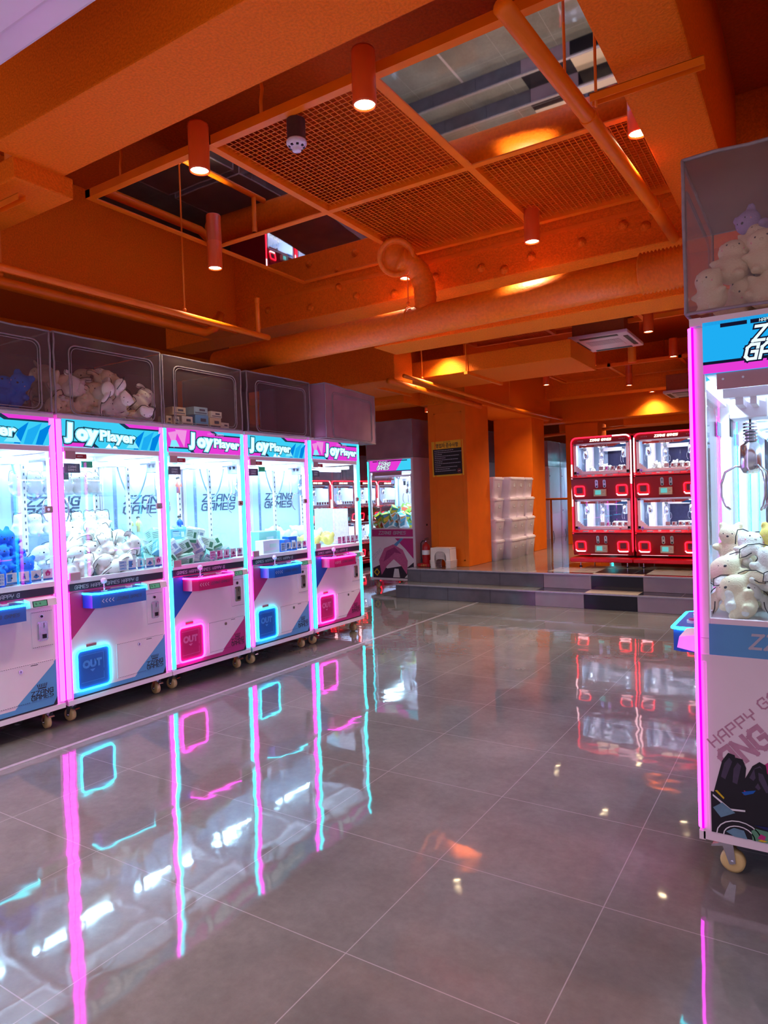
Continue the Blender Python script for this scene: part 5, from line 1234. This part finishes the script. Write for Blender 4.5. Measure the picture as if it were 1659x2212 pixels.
# toy boxes
BOXV = []
for i, (c1, c2) in enumerate((((226, 240, 238), (120, 200, 196)), ((150, 214, 206), (240, 244, 240)), ((120, 190, 226), (236, 244, 248)), ((206, 232, 214), (60, 120, 90)), ((238, 240, 236), (150, 160, 190)))):
    A = mat('toy_box_card_%s' % 'abcde'[i], c1, 0.45, scale=6, var=0.03); B2 = mat('toy_box_print_%s' % 'abcde'[i], c2, 0.45, scale=6, var=0.03)
    b = MB(); b.rbox((-0.065, -0.045, -0.055), (0.065, 0.045, 0.055), A, 0.0025)
    for (O, U, V, W, H) in (((0, -0.0455, 0), (1, 0, 0), (0, 0, 1), 0.06, 0.05), ((0, 0.0455, 0), (-1, 0, 0), (0, 0, 1), 0.06, 0.05), ((0, 0, 0.0555), (1, 0, 0), (0, 1, 0), 0.06, 0.04), ((0.0655, 0, 0), (0, 1, 0), (0, 0, 1), 0.04, 0.05), ((-0.0655, 0, 0), (0, -1, 0), (0, 0, 1), 0.04, 0.05)):
        b.flat([(-W, -H), (W, -H), (W, -H * 0.5), (-W, -H * 0.7)], O, U, V, 0.0006, B2)
        for q in range(4): b.flat([(-W * 0.8, H * (0.7 - 0.25 * q)), (W * (0.1 + 0.15 * (q % 2)), H * (0.7 - 0.25 * q)), (W * (0.1 + 0.15 * (q % 2)), H * (0.78 - 0.25 * q)), (-W * 0.8, H * (0.78 - 0.25 * q))], O, U, V, 0.0006, TEXTGREY if q == 0 else B2)
        b.flat([(W * 0.4, -H * 0.3), (W * 0.85, -H * 0.3), (W * 0.85, H * 0.6), (W * 0.4, H * 0.6)], O, U, V, 0.0006, B2)
    BOXV.append(b.mesh('toy_box'))
CBM = []
for i, cols in enumerate((((90, 170, 80), (240, 214, 60), (70, 140, 200)), ((230, 236, 236), (90, 180, 200), (240, 150, 60)), ((150, 200, 70), (236, 90, 60), (240, 240, 230)))):
    ms = [mat('bright_box_%s%s' % ('pqr'[i], 'xyz'[q]), c, 0.4, scale=8) for q, c in enumerate(cols)]
    b = MB(); b.rbox((-0.06, -0.05, -0.06), (0.06, 0.05, 0.06), ms[0], 0.002)
    for (O, U, V) in (((0, -0.0505, 0), (1, 0, 0), (0, 0, 1)), ((0.0605, 0, 0), (0, 1, 0), (0, 0, 1)), ((0, 0, 0.0605), (1, 0, 0), (0, 1, 0)), ((-0.0605, 0, 0), (0, -1, 0), (0, 0, 1))):
        b.flat([(-0.045, -0.045), (0.02, -0.045), (0.045, 0.03), (-0.045, 0.0)], O, U, V, 0.0006, ms[1]); b.flat([(-0.03, 0.01), (0.04, 0.035), (0.03, 0.045), (-0.04, 0.045)], O, U, V, 0.0007, ms[2])
    CBM.append(b.mesh('bright_box'))
def boxes(meshes, spots, label, group, rr, s=1.0, tip=0.6, rz0=0.0, name='toy_box', cat='toy box'):
    for p in spots:
        o = bpy.data.objects.new(name, rr.choice(meshes)); inst(o); o.location = p; k = s * rr.uniform(0.9, 1.12); o.scale = (k, k, k)
        o.rotation_euler = (rr.uniform(-tip, tip), rr.uniform(-tip, tip), rz0 + rr.uniform(-1.2, 1.2)); tag(o, label, cat, group)
m3 = CR[2]
boxes(BOXV, grid_heap(m3, -0.29, 0.30, 0.11, 0.46, 0.94, lambda x, y: max(0.0, 0.24 - 0.50 * abs(x + 0.07)) * min(1.0, 0.6 + 2 * y), 0.108, rr, 0.085), 'pale mint or white toy box tumbled in the box-filled neon machine', 'toy boxes in the third neon machine', rr, 0.92, 0.7, F)
heap([local(m3, x, y, 0.90) for x, y in ((0.30, 0.35), (0.20, 0.55), (0.32, 0.55), (0.08, 0.62))], ['white_seal', 'white_floppy'], 'white plush toy behind the tumbled toy boxes', 'plushes behind the toy boxes', rr, 0.9, 0.6, F)
# dolls figures stuck in the windows
def figure(p, rz, top, bot, label, s=1.0):
    t = thing('toy_figure', label, 'toy figure', p, rz)
    sk = mat('doll_skin', (236, 190, 160), 0.5); hr = mat('doll_hair', (54, 40, 44), 0.6)
    b = MB(); b.lathe([(0.0, 0.0), (0.014, 0.0), (0.013, 0.045), (0.018, 0.055), (0.020, 0.085), (0.008, 0.095), (0.0, 0.096)], (0, 0, 0), top, 12)
    for s2 in (-1, 1): b.tube([(s2 * 0.017, 0, 0.086), (s2 * 0.026, -0.002, 0.068), (s2 * 0.024, -0.006, 0.05)], 0.005, top, 6)
    b.ball((0, 0, 0.110), 0.014, sk, 12, (0.9, 0.9, 1.1)); b.build('body', t)
    MB().box((-0.012, -0.008, 0.0), (-0.001, 0.008, 0.05), bot).box((0.001, -0.008, 0.0), (0.012, 0.008, 0.05), bot).build('trousers', t)
    MB().ball((0, 0.002, 0.115), 0.0155, hr, 12, (1, 1, 0.8)).build('hair', t)
    t.scale = (s, s, s)
YS = mat('doll_yellow', (226, 206, 120), 0.5); RDm = mat('doll_red', (220, 110, 96), 0.5); BLm = mat('doll_blue', (30, 96, 190), 0.5)
for root, x, y, z, top, bot, lab in ((m3, -0.20, 0.68, 1.14, YS, YS, 'yellow-suited toy figure against the back print by the word GAMES'), (m3, -0.12, 0.68, 1.14, YS, RDm, 'smaller toy figure in yellow and red beside the yellow-suited one'),
                                     (m3, -0.055, 0.27, 1.14, BLm, YS, 'toy figure in blue top and yellow trousers over the toy boxes'), (m3, -0.055, 0.27, 1.44, RDm, BLm, 'small pinkish toy figure high above the toy boxes')):
    figure(local(root, x, y, z), F, top, bot, lab, 1.0)
    q = local(root, x, y, z); tb = thing('figure_stand', 'clear stand under the ' + lab.split(' in ')[0].split(' against')[0] + (' on the left' if False else ''), 'stand', q, F)
    MB().cyl((0, 0, -0.004), (0, 0, 0), 0.02, ACRYL, 14).cyl((0, 0.015, -0.2), (0, 0.015, -0.004), 0.003, ACRYL, 6).build('rod_base', tb)
# fourth machine: big mint box, clear box, blue boxes, a white plush behind
m4 = CR[3]
MINT = mat('mint_card', (136, 214, 196), 0.45, scale=5); MINTL = mat('pale_mint_card', (206, 238, 226), 0.45, scale=5)
def carton(root, x, y, z, sx, sy, sz, rz, m, m2_, label, cat='box', tilt=0.0, name='gift_box', parent=None, group=None):
    t = thing(name, label, cat, local(root, x, y, z), root.rotation_euler[2] + rz, group); t.rotation_euler[0] = tilt
    MB().rbox((-sx / 2, -sy / 2, 0), (sx / 2, sy / 2, sz), m, 0.003).build('carton_body', t)
    b = MB(); b.box((-sx / 2 + 0.01, -sy / 2 - 0.0012, sz * 0.2), (sx / 2 - 0.01, -sy / 2, sz * 0.3), m2_); b.box((-sx * 0.1, -sy / 2 - 0.0012, sz * 0.5), (sx * 0.3, -sy / 2, sz * 0.75), m2_); b.box((-sx / 2 + 0.01, -0.01, sz), (sx / 2 - 0.01, 0.01, sz + 0.001), m2_)
    b.build('printed_label', t)
    return t
carton(m4, 0.04, 0.30, 0.887, 0.27, 0.20, 0.20, 0.12, MINT, MINTL, 'big mint gift box in the fourth neon machine')
carton(m4, -0.06, 0.11, 0.887, 0.22, 0.09, 0.13, 0.05, WHITEP, MINTL, 'clear-fronted pale carton before the big mint box')
carton(m4, 0.25, 0.38, 0.887, 0.16, 0.18, 0.19, -0.4, MINT, WHITEP, 'smaller mint carton beside the big mint gift box')
carton(m4, 0.15, 0.12, 0.887, 0.09, 0.09, 0.12, 0.2, BLUED, WHITEP, 'bright blue toy carton nearest the pale carton')
carton(m4, 0.27, 0.14, 0.887, 0.10, 0.09, 0.14, -0.2, BLUED, WHITEP, 'taller bright blue toy carton beside the other blue one')
m5 = CR[4]
plush('white_bear', local(m5, -0.22, 0.42, 0.95), (-1.2, 0.2, F), 1.35, 'big white plush behind the blue cartons, lying on its back', None)
plush('cream_bear', local(m5, 0.02, 0.46, 0.93), (-0.8, 0.3, F), 1.0, 'tan plush peeping beside the big white plush', None)
plush('white_bear', local(m5, 0.10, 0.30, 0.96), (-1.2, 0.2, F + 0.6), 1.2, 'large white plush before the pale side board', None)
plush('white_seal', local(m5, 0.25, 0.40, 0.90), (-0.9, -0.2, F), 1.0, 'grey-white plush in the corner by the side board', None)
plush('yellow_bear', local(m5, -0.14, 0.13, 0.93), (-1.3, 0.3, F + 0.6), 0.9, 'yellow plush lying at the front of the end machine', None)
plush('yellow_bear', local(m5, 0.03, 0.13, 0.93), (-1.2, -0.3, F - 0.8), 0.9, 'second yellow plush, nearer the cards of the end machine', None)
# cartons in the third cover
cr.location = Vector((ROWX, 3.675, CZ)); KR = mat('kraft_card', (206, 186, 160), 0.6, scale=8); WC = mat('off_white_card', (214, 206, 196), 0.6, scale=8)
for k, (x, z, w2, h2, mm) in enumerate(((-0.27, 0, 0.05, 0.07, KR), (-0.20, 0, 0.05, 0.07, WC), (-0.10, 0, 0.11, 0.08, WC), (0.05, 0, 0.13, 0.10, BLUEP), (0.19, 0, 0.12, 0.09, KR), (0.29, 0, 0.09, 0.06, WC), (-0.17, 0.082, 0.12, 0.06, KR), (0.04, 0.102, 0.14, 0.06, mat('pale_blue_card', (150, 186, 206), 0.6)), (0.2, 0.092, 0.12, 0.05, WC))):
    carton(cr, x, 0.14, 0.004 + z, w2, 0.10, h2, 0.05 * (k % 3 - 1), mm, TEXTGREY, 'small stored carton at the bottom of the third vinyl cover', 'carton', 0, 'small_carton', None, 'cartons in the third vinyl cover')

# near machine: white dog plushes
def nheap(spots, kinds, label, group, s, tip=0.7, rz0=0.0):
    for (p, r_) in spots:
        plush(rr.choice(kinds) if isinstance(kinds, list) else kinds, p, r_, s, label, group)
RN = -RZL
NG = 'white plushes in the near machine'
NLAB = 'cream dog plush with floppy dark-edged ears in the near machine heap'
for (x, y, z, rx, ry, rz_, s_, kd) in ((-0.250, 2.665, 0.90, -0.5, 0.5, 0.2, 0.75, 'white_floppy'), (-0.200, 2.665, 0.895, -0.3, -0.6, -0.3, 0.85, 'cream_floppy'), (-0.105, 2.665, 0.90, -0.2, 0.6, 0.3, 0.85, 'white_floppy'),
      (-0.225, 2.735, 0.965, -0.4, -0.5, 0.3, 0.80, 'cream_floppy'), (-0.165, 2.725, 0.985, -0.3, 0.4, -0.2, 0.85, 'white_floppy'), (-0.06, 2.72, 0.98, -0.4, 0, 0.2, 0.85, 'cream_floppy'), (-0.27, 2.80, 0.93, 0, 0.2, 0, 0.8, 'white_seal'),
      (-0.20, 2.80, 1.045, -0.5, 0.2, 0.4, 0.8, 'white_seal'), (-0.09, 2.80, 1.06, -0.5, -0.2, -0.4, 0.85, 'white_floppy'), (0.03, 2.75, 1.0, -0.3, 0.3, 0, 0.9, 'cream_floppy'), (0.05, 2.68, 0.90, -0.3, 0.3, 0, 0.9, 'white_floppy'), (0.16, 2.70, 0.92, 0, 0.3, 0, 0.9, 'cream_floppy')):
    plush(kd, (x, y, z), (rx, ry, rz_), s_, NLAB, NG)
for ix in range(6):
    for iy in range(4):
        for iz in range(2 if iy < 3 else 1):
            plush(rr.choice(['white_floppy', 'cream_floppy', 'cream_seal']), (-0.195 + 0.12 * ix + rr.uniform(-0.02, 0.02), 2.90 + 0.115 * iy, 0.89 + 0.085 * iz), (rr.uniform(-0.6, 0.4), rr.uniform(-0.7, 0.7), rr.uniform(-0.8, 0.8)), 0.86, NLAB, NG)
plush('yellow_bear', (-0.165, 2.87, 1.06), (0.0, 0.25, 0.2), 0.66, 'pale yellow bear plush sitting on top of the near machine heap', None)
plush('cream_bear', (-0.275, 2.93, 1.05), (0, 0, -0.2), 0.70, 'cream bear plush close behind the front glass of the near machine', None)
plush('cream_bear', (-0.27, 3.04, 0.99), (0, 0, 0.4), 0.75, 'cream bear plush lower, by the far front corner of the near machine', None)
plush('lilac_bear', (-0.235, 2.80, 0.99), (-1.0, 0, 0.6), 0.5, 'small lilac plush wedged in the near machine heap', None)
class R1: pass
cr2 = R0(); cr2.location = Vector((-0.365, 2.965, 1.952)); cr2.rotation_euler = (0, 0, -RZL)
for i, (x, y, z, kd, s_) in enumerate(((-0.285, 2.635, 1.958, 'cream_seal', 0.80), (-0.165, 2.64, 1.958, 'cream_seal', 0.85), (-0.03, 2.64, 1.958, 'cream_seal', 0.85), (0.10, 2.64, 1.958, 'cream_seal', 0.85), (-0.235, 2.66, 2.055, 'cream_seal', 0.85), (-0.125, 2.65, 2.065, 'cream_seal', 0.8), (-0.01, 2.65, 2.06, 'cream_seal', 0.85),
      (-0.205, 2.70, 2.155, 'cream_seal', 0.6), (-0.125, 2.71, 2.165, 'lilac_bear', 0.72), (0.0, 2.70, 2.16, 'cream_seal', 0.85), (-0.25, 2.77, 1.958, 'cream_seal', 0.9), (-0.11, 2.78, 1.97, 'cream_seal', 0.9), (0.04, 2.78, 1.97, 'cream_seal', 0.9), (-0.16, 2.80, 2.08, 'cream_seal', 0.9), (0.0, 2.84, 2.09, 'cream_seal', 0.9), (0.12, 2.7, 2.1, 'cream_seal', 0.9))):
    plush(kd, (x, y, z), (rr.uniform(-0.3, 0.3), rr.uniform(-0.9, 0.9), rr.uniform(-0.7, 0.7)), s_, 'round cream plush toy in the cover on top of the near machine' if kd == 'cream_seal' else 'lilac-dressed plush on top of the cream ones in the near cover', 'cream plushes in the near cover' if kd == 'cream_seal' else None)
# side machine boxes
boxes(CBM, grid_heap(side, -0.26, 0.30, 0.12, 0.62, 0.95, lambda x, y: max(0.0, 0.24 - 0.35 * abs(y - 0.42)), 0.13, rr, 0.11), 'bright green and yellow printed box heaped in the machine beside the steps', 'bright boxes in the side machine', rr, 1.0, 0.7)
# prizes in the red platform machines
for mi, (mx) in enumerate((-2.345, -1.545)):
    for dk, z in enumerate((1.225 + 0.36, 0.50 + 0.36)):
        if dk == 1: 
            for k in range(2):
                o = thing('prize_carton', 'small white prize carton low in the red machine ' + ('by the orange pillar' if mi == 0 else 'by the neon post') + (', front one' if k else ', rear one'), 'carton', (mx + 0.16 + 0.1 * k, 9.0 + 0.25 - 0.1 * k, z + 0.012)); MB().rbox((-0.07, -0.04, 0), (0.07, 0.04, 0.075), WHITEP, 0.003).build('carton_body', o); MB().box((-0.02, -0.0415, 0.02), (0.05, -0.04, 0.05), TEXTGREY).build('printed_label', o)
            continue
        for k in range(9):
            o = plush(rr.choice(['white_seal', 'white_bear']), (mx - 0.20 + 0.058 * k, 9.0 + rr.uniform(0.08, 0.35), z + 0.012), (rr.uniform(-0.6, 0.6), rr.uniform(-0.6, 0.6), rr.uniform(-1, 1)), 0.55,
                      'little white prize plush in the upper deck of the red machine ' + ('by the orange pillar' if mi == 0 else 'by the neon post'), 'prizes in the red machine ' + ('by the pillar' if mi == 0 else 'by the neon post'), face=False)
for k in range(7):
    for z in (1.24, 0.512):
        for q in range(4):
            plush('white_seal', (-7.65 - rr.uniform(0.1, 0.25), 9.02 + 0.8 * k - 0.22 + 0.12 * q, z), (rr.uniform(-0.5, 0.5), 0, RZL + rr.uniform(-0.5, 0.5)), 0.5, 'tiny white prize plush in the far aisle red machines', 'prizes in the aisle red machines', face=False)

# ================================================================== PLATFORM THINGS
BINM = glass('translucent_white_bin', (0.9, 0.88, 0.92), 0.90, (236, 222, 238), 0.35)
BINW = mat('white_bin_plastic', (252, 240, 252), 0.4, scale=5, var=0.03)
def bin_proto():
    t = thing('storage_bin', '', 'storage bin', (0, 0, 0))
    b = MB(); W, D_, H = 0.20, 0.150, 0.29; k = 0.86
    lo = rrect(2 * W * k, 2 * D_ * k, 0.03, 3); hi = rrect(2 * W, 2 * D_, 0.035, 3); n = len(lo)
    b.add([(p[0], p[1], 0.0) for p in lo] + [(p[0], p[1], H - 0.03) for p in hi], [list(range(n))[::-1]] + [(i, (i + 1) % n, n + (i + 1) % n, n + i) for i in range(n)], BINW, True)
    b.build('bin_body', t)
    b = MB(); r1 = rrect(2 * W + 0.02, 2 * D_ + 0.02, 0.04, 3)
    b.prism(r1, (0, 0, H - 0.035), (1, 0, 0), (0, 1, 0), 0.022, BINW); b.prism(rrect(2 * W - 0.01, 2 * D_ - 0.01, 0.03, 3), (0, 0, H - 0.013), (1, 0, 0), (0, 1, 0), 0.013, BINW); b.build('lid', t)
    for s in (-1, 1): MB().box((s * 0.045 - 0.02, -D_ - 0.014, H - 0.06), (s * 0.045 + 0.02, -D_ - 0.002, H - 0.015), BINW).build('clip', t) if s == 1 else None
    b = MB(); x = W * 0.945; b.box((x - 0.004, -0.035, 0.145), (x + 0.004, 0.035, 0.215), mat('grey_label_print', (176, 160, 176), 0.5)); b.box((x + 0.003, -0.028, 0.152), (x + 0.0047, 0.028, 0.208), WHITEP)
    b.box((x + 0.0045, -0.015, 0.165), (x + 0.0053, -0.005, 0.195), GREYP); b.box((x + 0.0045, 0.003, 0.165), (x + 0.0053, 0.015, 0.195), GREYP); b.build('paper_label', t)
    return t
bp_ = bin_proto(); first = True
lvl = ['bottom', 'second', 'third', 'top']
for c, (x, y, nm) in enumerate(((-4.18, 9.50, 'stack nearest the poster pillar'), (-4.08, 9.85, 'wide-looking second stack'), (-4.09, 10.19, 'third stack'), (-4.10, 10.60, 'far stack before the rear pillar'))):
    for l in range(4):
        o = bp_ if first else copy_tree(bp_); first = False
        o.location = (x + rr.uniform(-0.008, 0.008), y + rr.uniform(-0.006, 0.006), 0.361 + 0.312 * l); o.rotation_euler = (0, 0, rr.uniform(-0.03, 0.03)); o.scale = (1.03, 1.08, 1.075)
        o['label'] = 'white lidded storage bin, %s of the %s' % (lvl[l], nm); o['group'] = 'stacked white storage bins'

# poster
t = thing('notice_poster', 'yellow and black notice poster on the near orange pillar', 'poster', (-4.335, 8.548, 1.63))
t.rotation_euler = (0, math.radians(-1.2), 0)
YEL = mat('yellow_paper', (244, 186, 40), 0.6, scale=5); BKP = mat('black_paper', (28, 26, 34), 0.55, scale=5)
b = MB(); b.box((-0.245, -0.004, 0), (0.245, 0.0, 0.495), YEL); b.box((-0.222, -0.006, 0.022), (0.222, -0.004, 0.385), BKP)
OO = (0, -0.004, 0); b.geo2(xf2(font('영업자 준수사항', 0.066, 0.02, 'c', 0.80), 0, 0, 0.408), OO, (1, 0, 0), (0, 0, 1), 0.001, BLACK)
b.geo2(xf2(font('게임산업진흥법', 0.02, 0.0, 'c', 0.9), 0, 0.0, 0.470), OO, (1, 0, 0), (0, 0, 1), 0.001, BLACK)
for i, w2 in enumerate((0.30, 0.40, 0.10, 0.38, 0.16, 0.36, 0.12, 0.40, 0.08, 0.35, 0.20, 0.30)):
    z = 0.358 - 0.026 * i; x = -0.20
    while x < -0.20 + w2:
        l = rr.uniform(0.012, 0.03); b.box((x, -0.0068, z), (x + l, -0.006, z + 0.008), GREYP); x += l + 0.006
b.build('printed_sheet', t)
b = MB(); b.tube([(0.175 + 0.026 * math.cos(q), -0.008, 0.065 + 0.026 * math.sin(q)) for q in [2 * PI * k / 20 for k in range(20)]], 0.0025, mat('red_print', (190, 40, 44), 0.5), 5, True)
b.box((0.160, -0.0072, 0.058), (0.190, -0.0062, 0.072), GREYP); b.tube([(0.158, -0.008, 0.047), (0.192, -0.008, 0.083)], 0.0022, mat('red_print', (190, 40, 44), 0.5), 5); b.build('prohibition_sign', t)

# fire extinguisher
t = thing('fire_extinguisher', 'red fire extinguisher in its stand beside the near pillar', 'fire extinguisher', (-4.66, 8.42, 0.361))
ER = mat('extinguisher_red', (170, 24, 30), 0.25)
MB().lathe([(0, 0.03), (0.052, 0.03), (0.056, 0.045), (0.056, 0.27), (0.050, 0.30), (0.030, 0.325), (0.018, 0.335), (0.018, 0.35), (0, 0.35)], (0, 0, 0), ER, 24).build('cylinder_body', t)
b = MB(); b.lathe([(0.0566, 0.17), (0.0566, 0.235)], (0, 0, 0), WHITEP, 24); b.build('paper_label', t)
b = MB(); b.cyl((0, 0, 0.35), (0, 0, 0.368), 0.012, CHROME, 12); b.prism([(-0.012, 0.368), (0.05, 0.385), (0.05, 0.392), (-0.02, 0.376)], (0, -0.008, 0), (1, 0, 0), (0, 0, 1), 0.016, DARKM, (0, 1, 0)); b.prism([(-0.012, 0.385), (0.045, 0.405), (0.045, 0.411), (-0.02, 0.392)], (0, -0.008, 0), (1, 0, 0), (0, 0, 1), 0.016, DARKM, (0, 1, 0)); b.build('valve_handle', t)
MB().tube([(-0.012, 0, 0.362), (-0.05, 0, 0.365), (-0.078, 0, 0.33), (-0.080, 0, 0.24), (-0.074, -0.01, 0.14), (-0.07, -0.015, 0.10)], 0.008, BLACK, 8).cyl((-0.07, -0.015, 0.105), (-0.068, -0.016, 0.06), 0.012, BLACK, 10, 0.016).build('hose', t)
b = MB(); b.rbox((-0.105, -0.085, 0.0), (0.095, 0.085, 0.05), ER, 0.012); b.geo2(xf2(font('소화기', 0.035, 0.02, 'c'), 0, 0, 0.012), (0, -0.0855, 0), (1, 0, 0), (0, 0, 1), 0.001, mat('gold_letters', (190, 140, 60), 0.4)); b.build('stand', t)

# nested step stools
def stool():
    t = thing('step_stool', '', 'stool', (0, 0, 0)); SW = mat('cream_stool_plastic', (226, 206, 200), 0.45, scale=5)
    b = MB(); N_ = 8
    outer = [(-0.155, 0.0), (-0.150, 0.16), (-0.135, 0.178), (0.135, 0.178), (0.150, 0.16), (0.155, 0.0)]
    inner = [(0.085, 0.0), (0.082, 0.07), (0.065, 0.105), (0.035, 0.125), (-0.035, 0.125), (-0.065, 0.105), (-0.082, 0.07), (-0.085, 0.0)]
    for y in (-0.10, 0.093): b.prism(outer + inner, (0, y, 0), (1, 0, 0), (0, 0, 1), 0.007, SW, (0, 1, 0))
    for s in (-1, 1): b.prism([(s * 0.155, 0.0), (s * 0.150, 0.16), (s * 0.145, 0.16), (s * 0.149, 0.0)], (0, -0.10, 0), (1, 0, 0), (0, 0, 1), 0.2, SW, (0, 1, 0))
    b.build('stool_body', t)
    b = MB()
    for s in (-1, 1): MB().rbox((s * 0.083, -0.110, 0.0), (s * 0.163, 0.110, 0.0075), SW, 0.002).build('foot_lip', t)
    b = MB(); b.rbox((-0.150, -0.103, 0.166), (0.150, 0.103, 0.180), SW, 0.005); b.build('seat', t)
    b = MB(); pl = [(p[0] * 1.04, -0.1015, p[1] + 0.002) for p in inner]; b.tube(pl, 0.003, mat('stool_dark_rim', (120, 98, 96), 0.6), 5); b.build('arch_rim', t)  # darker tube along the edge of the arch
    return t
so = stool()
for k in range(7):
    o = so if k == 0 else copy_tree(so)
    o.location = (-4.345, 8.34, 0.3625 + 0.0165 * k); o.scale = (0.955 + 0.006 * k, 0.91 + 0.006 * k, 1.0)
    o['label'] = 'cream plastic step stool in the nested pile, ' + ['lowest', 'second from the floor', 'third from the floor', 'fourth from the floor', 'fifth from the floor', 'just under the top one', 'topmost'][k]; o['group'] = 'nested step stools'
# orange railing beyond the rear pillar
t = thing('orange_railing', 'orange metal railing beyond the rear pillar', 'railing', (-4.6, 13.4, 0.36))
MB().tube([(-0.9, 0, 0.86), (1.0, 0, 0.86)], 0.022, ORANGE_S, 10).build('top_rail', t)
for x in (-0.8, 0.1, 0.95): MB().tube([(x, 0, 0), (x, 0, 0.85)], 0.02, ORANGE_S, 8).build('rail_post', t)
# floor-standing stool pile glimpsed past the end machine
